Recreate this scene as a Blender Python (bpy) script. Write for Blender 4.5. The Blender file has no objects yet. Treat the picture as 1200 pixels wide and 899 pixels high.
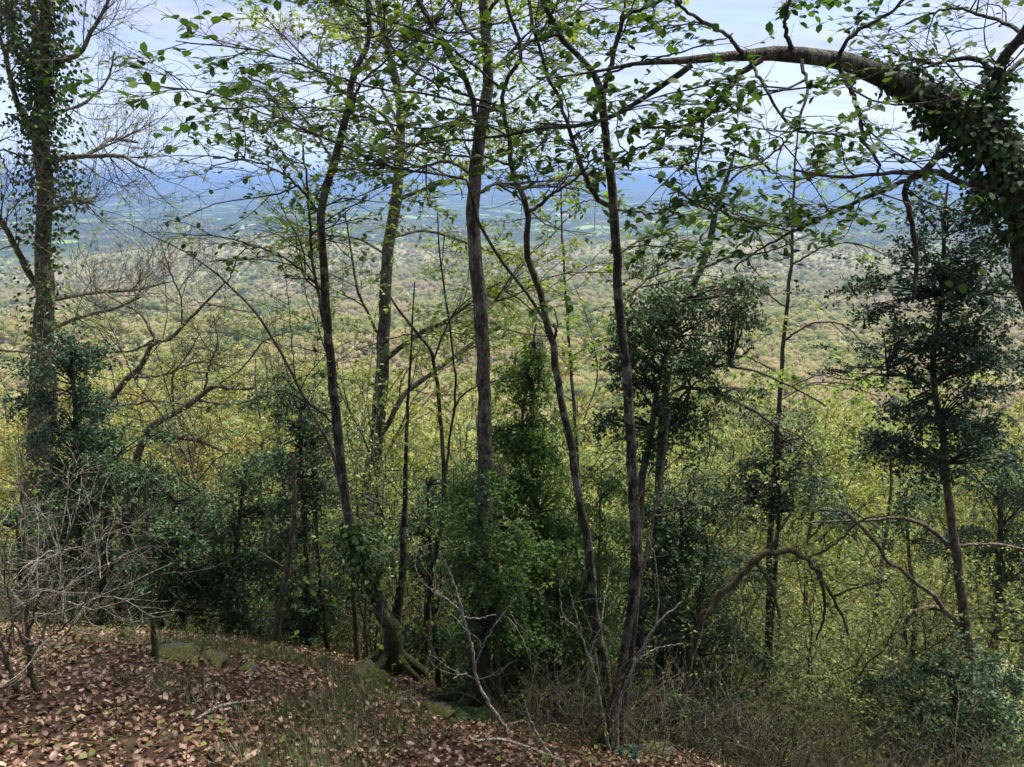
import bpy, math, random
import numpy as np
from mathutils import Matrix, Vector

# ------------------------------------------------------------------ camera, sky, sun, exposure
sc = bpy.context.scene
COL = sc.collection
F = 906.0                      # focal length in photo pixels (1200 wide)
PITCH = math.radians(14.86)
SUN_EL, SUN_AZ = math.radians(64), math.radians(52)   # azimuth measured clockwise from +Y (north)

cam_d = bpy.data.cameras.new('camera')
cam = bpy.data.objects.new('camera', cam_d)
COL.objects.link(cam)
cam.location = (0, 0, 0)
cam.rotation_euler = (math.pi / 2 - PITCH, 0, 0)
cam_d.sensor_width = 36.0
cam_d.lens = 36.0 * F / 1200.0
cam_d.clip_start = 0.05
cam_d.clip_end = 300000
sc.camera = cam

world = bpy.data.worlds.new('World')
sc.world = world
world.use_nodes = True
wt = world.node_tree
wt.nodes.clear()


def N(t, kind, **kw):
    n = t.nodes.new(kind)
    for k, v in kw.items():
        if k.startswith('in_'):
            key = k[3:]
            key = int(key) if key.isdigit() else key.replace('_', ' ')
            n.inputs[key].default_value = v
        else:
            setattr(n, k, v)
    return n


def ramp(t, stops, interp='LINEAR'):
    n = t.nodes.new('ShaderNodeValToRGB')
    n.color_ramp.interpolation = interp
    el = n.color_ramp.elements
    while len(el) < len(stops):
        el.new(0.5)
    for e, (p, c) in zip(el, stops):
        e.position = p
        c = (c, c, c) if not hasattr(c, '__len__') else c
        e.color = (c[0], c[1], c[2], 1)
    return n


def math_n(t, op, a, b=None, clamp=False):
    n = t.nodes.new('ShaderNodeMath')
    n.operation = op
    n.use_clamp = clamp
    for i, v in enumerate((a, b)):
        if v is None:
            continue
        if isinstance(v, (int, float)):
            n.inputs[i].default_value = v
        else:
            t.links.new(v, n.inputs[i])
    return n.outputs[0]


def mix_c(t, fac, a, b, blend='MIX'):
    n = t.nodes.new('ShaderNodeMix')
    n.data_type = 'RGBA'
    n.blend_type = blend
    for s, v in ((n.inputs[0], fac), (n.inputs[6], a), (n.inputs[7], b)):
        if hasattr(v, 'links'):
            t.links.new(v, s)
        elif hasattr(v, '__len__'):
            s.default_value = (v[0], v[1], v[2], 1)
        else:
            s.default_value = v
    return n.outputs[2]


sky = N(wt, 'ShaderNodeTexSky', sky_type='NISHITA')
sky.sun_disc = False
sky.sun_elevation = SUN_EL
sky.sun_rotation = SUN_AZ
sky.altitude = 600
sky.air_density = 1.0
sky.dust_density = 1.0
sky.ozone_density = 2.0
tc = N(wt, 'ShaderNodeTexCoord')
sep = N(wt, 'ShaderNodeSeparateXYZ')
wt.links.new(tc.outputs['Generated'], sep.inputs[0])
zz = math_n(wt, 'ADD', math_n(wt, 'MAXIMUM', sep.outputs[2], 0.0), 0.12)
cx = math_n(wt, 'DIVIDE', sep.outputs[0], zz)
cy = math_n(wt, 'DIVIDE', sep.outputs[1], zz)
cmb = N(wt, 'ShaderNodeCombineXYZ')
wt.links.new(cx, cmb.inputs[0])
wt.links.new(math_n(wt, 'MULTIPLY', cy, 1.6), cmb.inputs[1])
cn = N(wt, 'ShaderNodeTexNoise', in_Scale=0.75, in_Detail=9.0, in_Roughness=0.58, in_Distortion=0.5)
wt.links.new(cmb.outputs[0], cn.inputs['Vector'])
cr = ramp(wt, [(0.41, 0.0), (0.5, 0.5), (0.62, 0.95)])
wt.links.new(cn.outputs[0], cr.inputs[0])
cn2 = N(wt, 'ShaderNodeTexNoise', in_Scale=1.9, in_Detail=6.0)
wt.links.new(cmb.outputs[0], cn2.inputs['Vector'])
cloudcol = ramp(wt, [(0.34, (1.9, 2.2, 3.4)), (0.66, (3.9, 4.0, 4.7))])
wt.links.new(cn2.outputs[0], cloudcol.inputs[0])
bg = N(wt, 'ShaderNodeBackground', in_Strength=0.104)
low = N(wt, 'ShaderNodeMapRange', in_1=0.0, in_2=0.16)
low.interpolation_type = 'SMOOTHSTEP'
wt.links.new(sep.outputs[2], low.inputs[0])
upper = mix_c(wt, cr.outputs[0], mix_c(wt, 1.0, sky.outputs[0], (0.80, 0.70, 0.78), 'MULTIPLY'), cloudcol.outputs[0])
wt.links.new(mix_c(wt, low.outputs[0], (3.5, 4.2, 5.2), upper), bg.inputs[0])
wo = N(wt, 'ShaderNodeOutputWorld')
wt.links.new(bg.outputs[0], wo.inputs[0])

sun_d = bpy.data.lights.new('sun', 'SUN')
sun = bpy.data.objects.new('sun', sun_d)
COL.objects.link(sun)
sun_d.energy = 5.0
sun_d.angle = math.radians(24)
sun_d.color = (1.0, 0.95, 0.86)
sdir = Vector((math.cos(SUN_EL) * math.sin(SUN_AZ), math.cos(SUN_EL) * math.cos(SUN_AZ), math.sin(SUN_EL)))
sun.rotation_euler = sdir.to_track_quat('Z', 'Y').to_euler()
sun.location = sdir * 50

sc.view_settings.view_transform = 'Standard'
sc.view_settings.look = 'None'
sc.view_settings.exposure = 1.36
sc.view_settings.gamma = 1.0
sc.view_settings.use_curve_mapping = False
sc.render.engine = 'CYCLES'
cy_ = sc.cycles
cy_.use_denoising = True
cy_.max_bounces = 6
cy_.diffuse_bounces = 3
cy_.glossy_bounces = 2
cy_.transmission_bounces = 4
cy_.transparent_max_bounces = 8
cy_.volume_bounces = 1
cy_.caustics_reflective = False
cy_.caustics_refractive = False

# ------------------------------------------------------------------ helpers: geometry
RNG = np.random.default_rng(11)
random.seed(5)
UP = np.array([0., 0., 1.])


def P(px, py, d):
    """a spot in the place: sight line of the photo's pixel, d metres out along the view heading"""
    x = (px - 600) / F
    y = -(py - 449.5) / F
    Y = math.cos(PITCH) + y * math.sin(PITCH)
    Z = -math.sin(PITCH) + y * math.cos(PITCH)
    t = d / Y
    return np.array([t * x, d, t * Z])


def hash2(ix, iy, seed):
    h = (ix.astype(np.int64) * 374761393 + iy.astype(np.int64) * 668265263 + seed * 974711) & 0x7fffffff
    h = ((h ^ (h >> 13)) * 1274126177) & 0x7fffffff
    return ((h ^ (h >> 16)) & 0xffff) / 65535.0


def vnoise(x, y, seed=0):
    x = np.asarray(x, float)
    y = np.asarray(y, float)
    ix, iy = np.floor(x), np.floor(y)
    fx, fy = x - ix, y - iy
    fx = fx * fx * (3 - 2 * fx)
    fy = fy * fy * (3 - 2 * fy)
    a, b = hash2(ix, iy, seed), hash2(ix + 1, iy, seed)
    c, d = hash2(ix, iy + 1, seed), hash2(ix + 1, iy + 1, seed)
    return (a * (1 - fx) + b * fx) * (1 - fy) + (c * (1 - fx) + d * fx) * fy - 0.5


def fbm(x, y, seed=0, o=4):
    s, a = 0, 1.0
    for k in range(o):
        s = s + a * vnoise(x * 2 ** k, y * 2 ** k, seed + k)
        a *= 0.5
    return s


CX = [-12, -4.9, -2.56, -1.5, -0.9, -0.5, 0.25, 1.2, 1.9, 3.0, 12]
CY = [7.2, 6.5, 6.2, 6.0, 5.8, 5.4, 4.8, 4.6, 4.5, 4.4, 4.0]
CZ = [-3.7, -4.12, -4.06, -4.19, -4.22, -4.22, -4.0, -4.0, -4.15, -4.45, -5.2]
FS = [0, 0.6, 2, 5, 10, 24, 54, 95, 170, 300, 700, 1500, 3000, 5200, 9000, 4e5]
FZ = [0, 0.35, 1.5, 4.0, 8.0, 18.0, 35.0, 54.0, 82, 120, 206, 303, 398, 448, 455, 455]


def H(x, y):
    x = np.asarray(x, float)
    y = np.asarray(y, float)
    yc = np.interp(x, CX, CY)
    zc = np.interp(x, CX, CZ)
    z0 = -1.6 - 0.06 * np.clip(x, -10, 10)
    t = np.clip(y / yc, -20, 1)
    tt = np.where(t < 0, 0.3 * t, 0.55 * t + 0.45 * t * t)
    z = z0 + (zc - z0) * tt
    s = np.maximum(0, y - yc)
    z = z - np.interp(np.log1p(s), np.log1p(np.array(FS)), FZ)
    r = np.hypot(x, y)
    z = z + 0.07 * fbm(x * 1.7, y * 1.7, 3) * np.clip(r / 3, 0, 1)
    z = z + 0.9 * fbm(x / 9, y / 9, 5) * np.clip((s - 3) / 20, 0, 1)
    z = z + 38 * fbm(x / 210, y / 190, 9) * np.clip((s - 60) / 500, 0, 1) * np.clip((9000 - r) / 6000, 0.15, 1)
    z = z + 170 * fbm(x / 1500, y / 1100, 21) * np.clip((s - 400) / 2200, 0, 1) * np.clip((12000 - r) / 6000, 0.2, 1)
    z = z + 420 * np.clip(fbm(x / 7000, y / 2600, 33) + 0.08, 0, 1) * np.clip((r - 10000) / 18000, 0, 1) * np.clip(y / 5000, 0, 1)
    z = z + 250 * (0.75 + 1.3 * fbm(x / 6000, y / 9000, 41)) * np.clip((r - 36000) / 20000, 0, 1) * np.clip(y / 5000, 0, 1)
    return z


def ground_hit(px, py, d0=2.0, d1=40.0):
    for d in np.arange(d0, d1, 0.03):
        p = P(px, py, d)
        if p[2] <= float(H(p[0], p[1])):
            return float(d)
    return d1


def nrm(v):
    return v / np.maximum(np.linalg.norm(v, axis=-1, keepdims=True), 1e-9)


def mesh_obj(name, verts, faces_idx, loop_tot, mats, parent=None, smooth=True, mat_idx=None):
    me = bpy.data.meshes.new(name)
    nv = len(verts)
    me.vertices.add(nv)
    me.vertices.foreach_set('co', np.ascontiguousarray(verts, dtype=np.float32).ravel())
    me.loops.add(len(faces_idx))
    me.loops.foreach_set('vertex_index', np.ascontiguousarray(faces_idx, dtype=np.int32))
    nf = len(loop_tot)
    me.polygons.add(nf)
    lt = np.asarray(loop_tot, dtype=np.int32)
    ls = np.concatenate([[0], np.cumsum(lt)[:-1]]).astype(np.int32)
    me.polygons.foreach_set('loop_start', ls)
    me.polygons.foreach_set('loop_total', lt)
    if mat_idx is not None:
        me.polygons.foreach_set('material_index', np.asarray(mat_idx, dtype=np.int32))
    me.polygons.foreach_set('use_smooth', np.full(nf, smooth, dtype=bool))
    me.update()
    for m in (mats if isinstance(mats, (list, tuple)) else [mats]):
        me.materials.append(m)
    o = bpy.data.objects.new(name, me)
    COL.objects.link(o)
    if parent is not None:
        o.parent = parent
    return o


class Mesh:
    """collects tubes, leaves and loose faces for one mesh object"""

    def __init__(self, origin=(0, 0, 0)):
        self.v, self.f, self.t, self.n = [], [], [], 0
        self.o = np.asarray(origin, float)

    def raw(self, verts, faces):
        verts = np.asarray(verts, float).reshape(-1, 3)
        self.v.append(verts - self.o)
        for fc in faces:
            self.f.append(np.asarray(fc, dtype=np.int64) + self.n)
            self.t.append(np.array([len(fc)]))
        self.n += len(verts)

    def arr(self, verts, faces):
        """verts (K,3), faces (M,k) index array"""
        self.v.append(verts.reshape(-1, 3) - self.o)
        self.f.append(faces.ravel() + self.n)
        self.t.append(np.full(len(faces), faces.shape[1]))
        self.n += verts.size // 3

    def tubes(self, pts, rad, sides=5, cap=True):
        pts = np.asarray(pts, float)
        rad = np.asarray(rad, float)
        if pts.ndim == 2:
            pts, rad = pts[None], rad[None]
        M, n, _ = pts.shape
        if M == 0:
            return
        tan = np.empty_like(pts)
        tan[:, 1:-1] = pts[:, 2:] - pts[:, :-2]
        tan[:, 0] = pts[:, 1] - pts[:, 0]
        tan[:, -1] = pts[:, -1] - pts[:, -2]
        tan = nrm(tan)
        mean = nrm(pts[:, -1] - pts[:, 0])
        ref = np.where(np.abs(mean[:, 2:3]) > 0.8, np.array([[1., 0.03, 0]]), np.array([[0.02, 0.01, 1.]]))[:, None, :]
        u = nrm(np.cross(tan, np.broadcast_to(ref, tan.shape)))
        w = np.cross(tan, u)
        a = np.arange(sides) * 2 * np.pi / sides
        ring = pts[:, :, None, :] + rad[:, :, None, None] * (
            np.cos(a)[None, None, :, None] * u[:, :, None, :] + np.sin(a)[None, None, :, None] * w[:, :, None, :])
        base = (np.arange(M) * n * sides)[:, None, None]
        i = np.arange(n - 1)[None, :, None] * sides
        j = np.arange(sides)[None, None, :]
        j2 = (j + 1) % sides
        fc = np.stack([base + i + j, base + i + j2, base + i + sides + j2, base + i + sides + j], -1).reshape(-1, 4)
        n0 = self.n
        self.arr(ring, fc)
        if cap and sides > 3:
            ends = (np.arange(M) * n * sides + (n - 1) * sides)[:, None] + np.arange(sides)[None, :]
            self.f.append(ends.ravel() + n0)
            self.t.append(np.full(M, sides))

    def leaves(self, L, template):
        """L = (pos, axis, normal, size)"""
        pos, ax, nm, sz = L
        if len(pos) == 0:
            return
        tv, tf = template
        side = nrm(np.cross(nm, ax))
        vv = pos[:, None, :] + sz[:, None, None] * (
            tv[None, :, 0:1] * ax[:, None, :] + tv[None, :, 1:2] * side[:, None, :] + tv[None, :, 2:3] * nm[:, None, :])
        fc = (np.arange(len(pos))[:, None, None] * len(tv) + tf[None]).reshape(-1, tf.shape[1])
        self.arr(vv, fc)

    def build(self, name, mat, parent=None, smooth=True):
        return mesh_obj(name, np.concatenate(self.v), np.concatenate(self.f), np.concatenate(self.t), mat, parent, smooth)


KITE = (np.array([[0, 0, 0], [0.45, -0.3, 0.06], [1, 0, -0.04], [0.45, 0.3, 0.06]]), np.array([[0, 1, 2], [0, 2, 3]]))
BOXL = (np.array([[0, 0, 0], [0.5, -0.27, 0.07], [1, 0, 0.0], [0.5, 0.27, 0.07]]), np.array([[0, 1, 2], [0, 2, 3]]))
BEECH = (np.array([[0, 0, 0], [0.28, -0.33, 0.05], [0.68, -0.33, 0.03], [1, 0, -0.07], [0.68, 0.33, 0.03], [0.28, 0.33, 0.05],
                   [0.3, 0, 0], [0.66, 0, -0.02]]),
         np.array([[0, 1, 6], [0, 6, 5], [1, 2, 7], [1, 7, 6], [6, 7, 4], [6, 4, 5], [7, 2, 3], [7, 3, 4]]))
DRY = [(np.array([[0, 0, 0.05], [0.25, -0.25, 0.16 * s], [0.62, -0.26, 0.2], [1, 0.02, 0.22 * s], [0.66, 0.25, 0.02], [0.28, 0.27, 0.12],
                  [0.3, 0, 0], [0.64, 0, -0.02]]), BEECH[1]) for s in (0.4, 1.0, 1.7)]


def interp_poly(pts, t):
    """pts (M,n,3), t (M,) -> position, tangent, float index"""
    n = pts.shape[1]
    x = np.clip(t, 0, 0.9999) * (n - 1)
    i = np.floor(x).astype(int)
    fr = (x - i)[:, None]
    m = np.arange(len(pts))
    a, b = pts[m, i], pts[m, i + 1]
    return a * (1 - fr) + b * fr, nrm(b - a), i, fr[:, 0]


def spawn(par, rad, per_m, tr=(0.15, 1.0), ang=(55, 12), length=(0.5, 1.0), ratio=None, npts=5, wander=0.25, trop=0.05,
          planar=0.0, taper=0.5, rk=0.011, rmin=0.0015, rng=RNG, grow_t=True, bias=None):
    M, n, _ = par.shape
    if M == 0:
        return np.zeros((0, npts, 3)), np.zeros((0, npts))
    Lp = np.linalg.norm(np.diff(par, axis=1), axis=2).sum(1)
    cnt = rng.poisson(np.maximum(Lp * per_m * (tr[1] - tr[0]), 0.0))
    idx = np.repeat(np.arange(M), cnt)
    K = len(idx)
    if K == 0:
        return np.zeros((0, npts, 3)), np.zeros((0, npts))
    t = rng.uniform(tr[0], tr[1], K)
    p, tan, i, fr = interp_poly(par[idx], t)
    r_at = rad[idx, i] * (1 - fr) + rad[idx, np.minimum(i + 1, n - 1)] * fr
    pr = rng.normal(size=(K, 3))
    if bias is not None:
        pr = pr + np.asarray(bias)
    pr = pr - (pr * tan).sum(1, keepdims=True) * tan
    pr[:, 2] *= (1 - planar)
    pr = nrm(pr)
    a = np.radians(rng.normal(ang[0], ang[1], K))[:, None]
    d = nrm(np.cos(a) * tan + np.sin(a) * pr)
    L = rng.uniform(length[0], length[1], K)
    if ratio is not None:
        L = Lp[idx] * rng.uniform(ratio[0], ratio[1], K)
    if grow_t:
        L = L * (1.15 - taper * t)
    step = (L / (npts - 1))[:, None]
    pts = np.empty((K, npts, 3))
    pts[:, 0] = p
    for k in range(1, npts):
        g = rng.normal(size=(K, 3)) * wander
        d = nrm(d + g + np.array([0, 0, trop]))
        if planar > 0:
            d[:, 2] *= (1 - planar * 0.35)
            d = nrm(d)
        pts[:, k] = pts[:, k - 1] + d * step
    r0 = np.minimum(np.maximum(L * rk, rmin), np.maximum(r_at * 0.75, rmin))
    rr = r0[:, None] * np.linspace(1, 0.3, npts)[None, :]
    rr = np.maximum(rr, rmin * 0.6)
    keep = np.linalg.norm(pts, axis=2).min(1) > 1.9
    return pts[keep], rr[keep]


def leaf_along(par, per_m, size=(0.04, 0.06), tr=(0.1, 1.0), fwd=0.5, droop=0.15, flat=0.35, rng=RNG, prob=1.0, spread=1.0, planar=0.0):
    M = len(par)
    if M == 0:
        return (np.zeros((0, 3)),) * 3 + (np.zeros(0),)
    Lp = np.linalg.norm(np.diff(par, axis=1), axis=2).sum(1)
    cnt = rng.poisson(Lp * per_m) * (rng.random(M) < prob)
    idx = np.repeat(np.arange(M), cnt)
    K = len(idx)
    t = rng.uniform(tr[0], tr[1], K)
    p, tan, _, _ = interp_poly(par[idx], t)
    pr = rng.normal(size=(K, 3))
    pr[:, 2] *= (1 - planar)
    pr = nrm(pr - (pr * tan).sum(1, keepdims=True) * tan)
    ax = nrm(pr * spread + tan * fwd + np.array([0, 0, -droop]) + rng.normal(size=(K, 3)) * 0.15)
    nm = rng.normal(size=(K, 3)) * flat + UP
    nm = nrm(nm - (nm * ax).sum(1, keepdims=True) * ax)
    sz = rng.uniform(size[0], size[1], K)
    keep = np.linalg.norm(p, axis=1) > 1.9
    return p[keep], ax[keep], nm[keep], sz[keep]


def cat(*Ls):
    return tuple(np.concatenate([l[k] for l in Ls]) for k in range(4))


def cr_spline(pts, n):
    """Catmull-Rom through pts (k, c) resampled at n even places"""
    p = np.asarray(pts, float)
    q = np.concatenate([[2 * p[0] - p[1]], p, [2 * p[-1] - p[-2]]])
    d = np.concatenate([[0], np.cumsum(np.linalg.norm(np.diff(p[:, :3], axis=0), axis=1))])
    s = np.linspace(0, d[-1], n)
    out = []
    for v in s:
        k = min(max(int(np.searchsorted(d, v, side='right') - 1), 0), len(p) - 2)
        u = (v - d[k]) / max(d[k + 1] - d[k], 1e-9)
        a, b, c, e = q[k], q[k + 1], q[k + 2], q[k + 3]
        out.append(0.5 * (2 * b + (c - a) * u + (2 * a - 5 * b + 4 * c - e) * u * u + (3 * b - a - 3 * c + e) * u ** 3))
    return np.array(out)


WK = [1.0]


def trace(pl, d, n=26, wob=0.004, seed=1, ground=False, flare=1.5):
    """pl: (px, py, width_px[, depth offset]) -> points, radii; ground: run on down into the soil"""
    pts = []
    for a in pl:
        dd = d + (a[3] if len(a) > 3 else 0)
        p = P(a[0], a[1], dd)
        pts.append(list(p) + [a[2] / 2.0 * np.linalg.norm(p) / F * WK[0]])
    if ground:
        b = pts[-1]
        hz = float(H(b[0], b[1]))
        if b[2] > hz + 0.05:
            pts.append([b[0] + 0.03, b[1], hz - 0.12, b[3] * flare])
        else:
            pts.append([b[0], b[1], min(b[2], hz) - 0.25, b[3] * 1.15])
    c = cr_spline(pts, n)
    rg = np.random.default_rng(seed)
    w = rg.normal(size=(n, 3)) * wob
    w[0] = 0
    c[:, :3] += w * np.maximum(1, c[:, 3:4] * 12)
    c[:, 3] *= 1 + rg.normal(size=n) * 0.035
    return c[:, :3], np.maximum(c[:, 3], 0.0025)


# ------------------------------------------------------------------ helpers: objects
def tag(o, label=None, cat_=None, group=None, kind=None):
    if label:
        o['label'] = label
    if cat_:
        o['category'] = cat_
    if group:
        o['group'] = group
    if kind:
        o['kind'] = kind
    return o


def thing(name, loc, label, cat_, group=None):
    o = bpy.data.objects.new(name, None)
    o.empty_display_size = 0.2
    COL.objects.link(o)
    o.location = loc
    return tag(o, label, cat_, group)


def copy_tree(o, parent=None):
    c = o.copy()
    COL.objects.link(c)
    if parent is not None:
        c.parent = parent
    for ch in list(o.children):
        copy_tree(ch, c)
    return c


def project(p):
    c, s = math.cos(PITCH), math.sin(PITCH)
    zf = p[:, 1] * c - p[:, 2] * s
    yu = p[:, 1] * s + p[:, 2] * c
    return 600 + F * p[:, 0] / zf, 449.5 - F * yu / zf, zf


# ------------------------------------------------------------------ materials
def new_mat(name):
    m = bpy.data.materials.new(name)
    m.use_nodes = True
    t = m.node_tree
    t.nodes.clear()
    out = t.nodes.new('ShaderNodeOutputMaterial')
    return m, t, out


def bark(name, c1, c2, c3, moss=0.0, moss_h=1.0, scale=9.0, stretch=0.35, bump=0.9, lichen=0.35, lich=(0.24, 0.25, 0.18)):
    m, t, out = new_mat(name)
    co = N(t, 'ShaderNodeTexCoord')
    mp = N(t, 'ShaderNodeMapping')
    mp.inputs['Scale'].default_value = (1, 1, stretch)
    t.links.new(co.outputs['Object'], mp.inputs[0])
    n1 = N(t, 'ShaderNodeTexNoise', in_Scale=scale * 4, in_Detail=8.0, in_Roughness=0.65)
    t.links.new(mp.outputs[0], n1.inputs['Vector'])
    r1 = ramp(t, [(0.36, c1), (0.5, c2), (0.66, c3)])
    t.links.new(n1.outputs[0], r1.inputs[0])
    n2 = N(t, 'ShaderNodeTexNoise', in_Scale=scale, in_Detail=5.0, in_Roughness=0.6)
    t.links.new(co.outputs['Object'], n2.inputs['Vector'])
    r2 = ramp(t, [(0.52, 0.0), (0.57, lichen)])
    t.links.new(n2.outputs[0], r2.inputs[0])
    col = mix_c(t, r2.outputs[0], r1.outputs[0], lich)
    vc = N(t, 'ShaderNodeTexVoronoi', feature='DISTANCE_TO_EDGE', in_Scale=scale * 5.0)
    dis = N(t, 'ShaderNodeMix', data_type='RGBA', blend_type='ADD')
    dis.inputs[0].default_value = 0.06
    t.links.new(mp.outputs[0], dis.inputs[6])
    t.links.new(n2.outputs['Color'], dis.inputs[7])
    t.links.new(dis.outputs[2], vc.inputs['Vector'])
    rc = ramp(t, [(0.0, 0.35), (0.16, 1.0)])
    t.links.new(vc.outputs['Distance'], rc.inputs[0])
    col = mix_c(t, 0.75, col, rc.outputs[0], 'MULTIPLY')
    n3 = N(t, 'ShaderNodeTexNoise', in_Scale=scale * 0.5, in_Detail=6.0, in_Roughness=0.7)
    t.links.new(co.outputs['Object'], n3.inputs['Vector'])
    if moss > 0:
        sp = N(t, 'ShaderNodeSeparateXYZ')
        t.links.new(co.outputs['Object'], sp.inputs[0])
        g = math_n(t, 'SUBTRACT', 1.0, math_n(t, 'DIVIDE', sp.outputs[2], moss_h), clamp=True)
        k = math_n(t, 'ADD', n3.outputs[0], math_n(t, 'MULTIPLY', g, moss))
        r3 = ramp(t, [(0.66, 0.0), (0.85, 1.0)])
        t.links.new(k, r3.inputs[0])
        n4 = N(t, 'ShaderNodeTexNoise', in_Scale=60.0, in_Detail=3.0)
        t.links.new(co.outputs['Object'], n4.inputs['Vector'])
        mc = ramp(t, [(0.3, (0.022, 0.026, 0.007)), (0.7, (0.085, 0.09, 0.022))])
        t.links.new(n4.outputs[0], mc.inputs[0])
        col = mix_c(t, r3.outputs[0], col, mc.outputs[0])
    b = N(t, 'ShaderNodeBsdfPrincipled', in_Roughness=0.85)
    b.inputs['Specular IOR Level'].default_value = 0.25
    t.links.new(col, b.inputs['Base Color'])
    bp = N(t, 'ShaderNodeBump', in_Strength=bump, in_Distance=0.02)
    t.links.new(math_n(t, 'ADD', n1.outputs[0], math_n(t, 'MULTIPLY', rc.outputs[0], 0.5)), bp.inputs['Height'])
    t.links.new(bp.outputs[0], b.inputs['Normal'])
    t.links.new(b.outputs[0], out.inputs[0])
    return m


def leafm(name, cols, trans=0.35, tint=1.6, rough=0.6, spec=0.15, pos_noise=0.0, objrand=True):
    m, t, out = new_mat(name)
    g = N(t, 'ShaderNodeNewGeometry')
    oi = N(t, 'ShaderNodeObjectInfo')
    v = g.outputs['Random Per Island']
    if objrand:
        v = math_n(t, 'FRACT', math_n(t, 'ADD', v, oi.outputs['Random']))
    if pos_noise > 0:
        n = N(t, 'ShaderNodeTexNoise', in_Scale=pos_noise, in_Detail=2.0)
        t.links.new(g.outputs['Position'], n.inputs['Vector'])
        v = math_n(t, 'ADD', math_n(t, 'MULTIPLY', v, 0.5), math_n(t, 'MULTIPLY', math_n(t, 'SUBTRACT', n.outputs[0], 0.25), 1.0), clamp=True)
    k = len(cols)
    r = ramp(t, [(i / (k - 1) if k > 1 else 0, c) for i, c in enumerate(cols)])
    t.links.new(v, r.inputs[0])
    b = N(t, 'ShaderNodeBsdfPrincipled', in_Roughness=rough)
    b.inputs['Specular IOR Level'].default_value = spec
    t.links.new(r.outputs[0], b.inputs['Base Color'])
    tr = N(t, 'ShaderNodeBsdfTranslucent')
    t.links.new(mix_c(t, 1.0, r.outputs[0], (tint, tint * 1.08, tint * 0.55), 'MULTIPLY'), tr.inputs[0])
    mx = N(t, 'ShaderNodeMixShader', in_0=trans)
    t.links.new(b.outputs[0], mx.inputs[1])
    t.links.new(tr.outputs[0], mx.inputs[2])
    t.links.new(mx.outputs[0], out.inputs[0])
    return m


M_GREY = bark('beech_bark', (0.028, 0.025, 0.018), (0.08, 0.071, 0.05), (0.2, 0.185, 0.14), moss=0.42, moss_h=1.4, lichen=0.45)
M_DARK = bark('dark_bark', (0.012, 0.011, 0.007), (0.038, 0.034, 0.023), (0.095, 0.087, 0.06), moss=0.45, moss_h=1.1, lichen=0.5)
M_DARKB = bark('dark_bough_bark', (0.014, 0.012, 0.009), (0.045, 0.037, 0.028), (0.11, 0.095, 0.072), lichen=0.3)
M_TAN = bark('tan_bark', (0.06, 0.045, 0.03), (0.15, 0.115, 0.078), (0.27, 0.22, 0.155), moss=0.35, moss_h=1.2, lichen=0.2)
M_BRN = bark('box_bark', (0.035, 0.028, 0.02), (0.095, 0.078, 0.055), (0.19, 0.16, 0.12), moss=0.5, moss_h=1.5)
M_PALE = bark('bleached_twig_bark', (0.17, 0.14, 0.105), (0.33, 0.285, 0.225), (0.5, 0.45, 0.37), lichen=0.1)
M_TWIG = bark('twig_bark', (0.035, 0.028, 0.021), (0.075, 0.062, 0.047), (0.14, 0.12, 0.095), lichen=0.1)
M_TWIGD = bark('dark_twig_bark', (0.02, 0.017, 0.014), (0.045, 0.038, 0.032), (0.08, 0.07, 0.06), lichen=0.1)
M_TWIGT = bark('tan_twig_bark', (0.08, 0.063, 0.044), (0.17, 0.14, 0.10), (0.28, 0.24, 0.18), lichen=0.1)
M_MOSSY = bark('mossy_bark', (0.05, 0.045, 0.02), (0.12, 0.10, 0.05), (0.2, 0.18, 0.1), moss=0.2, moss_h=30.0, lichen=0.2)

L_BEECH = leafm('beech_leaf', [(0.025, 0.055, 0.012), (0.04, 0.08, 0.016), (0.07, 0.115, 0.02), (0.033, 0.068, 0.014)], trans=0.3, tint=1.5)
L_YEL = leafm('yellowing_leaf', [(0.07, 0.13, 0.02), (0.13, 0.19, 0.03), (0.2, 0.21, 0.04), (0.10, 0.16, 0.025)], trans=0.5, tint=1.5)
L_IVY = leafm('ivy_leaf', [(0.012, 0.035, 0.008), (0.025, 0.06, 0.012), (0.055, 0.095, 0.02)], trans=0.15, tint=1.5, rough=0.5, spec=0.25)
L_BOX = leafm('box_leaf', [(0.014, 0.038, 0.014), (0.03, 0.068, 0.025), (0.062, 0.11, 0.045), (0.02, 0.05, 0.018)], trans=0.2, tint=1.4, rough=0.5, spec=0.25)
L_YEW = leafm('yew_leaf', [(0.012, 0.034, 0.015), (0.024, 0.056, 0.028), (0.048, 0.09, 0.048)], trans=0.15, tint=1.3, rough=0.5, spec=0.25)
L_BLUE = leafm('bluish_leaf', [(0.03, 0.06, 0.04), (0.055, 0.09, 0.065), (0.04, 0.07, 0.048)], trans=0.2, tint=1.2, rough=0.6, spec=0.1)
L_DRYBR = leafm('withered_leaf', [(0.02, 0.008, 0.008), (0.06, 0.025, 0.02), (0.035, 0.015, 0.012)], trans=0.1, tint=1.2, rough=0.7)
L_LITTER = leafm('fallen_leaf', [(0.04, 0.021, 0.012), (0.125, 0.062, 0.034), (0.2, 0.105, 0.058), (0.33, 0.24, 0.165), (0.06, 0.032, 0.019), (0.15, 0.08, 0.047), (0.115, 0.066, 0.042)],
                 trans=0.1, tint=1.2, rough=0.55, spec=0.4)
L_GRASS = leafm('grass_blade', [(0.05, 0.075, 0.03), (0.09, 0.115, 0.05), (0.17, 0.16, 0.09), (0.06, 0.09, 0.045)], trans=0.3, tint=1.3)
L_SLOPE_Y = leafm('slope_leaf_yellow', [(0.17, 0.20, 0.06), (0.28, 0.295, 0.10), (0.39, 0.37, 0.15), (0.21, 0.24, 0.075)], trans=0.4, tint=1.35)
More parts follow.
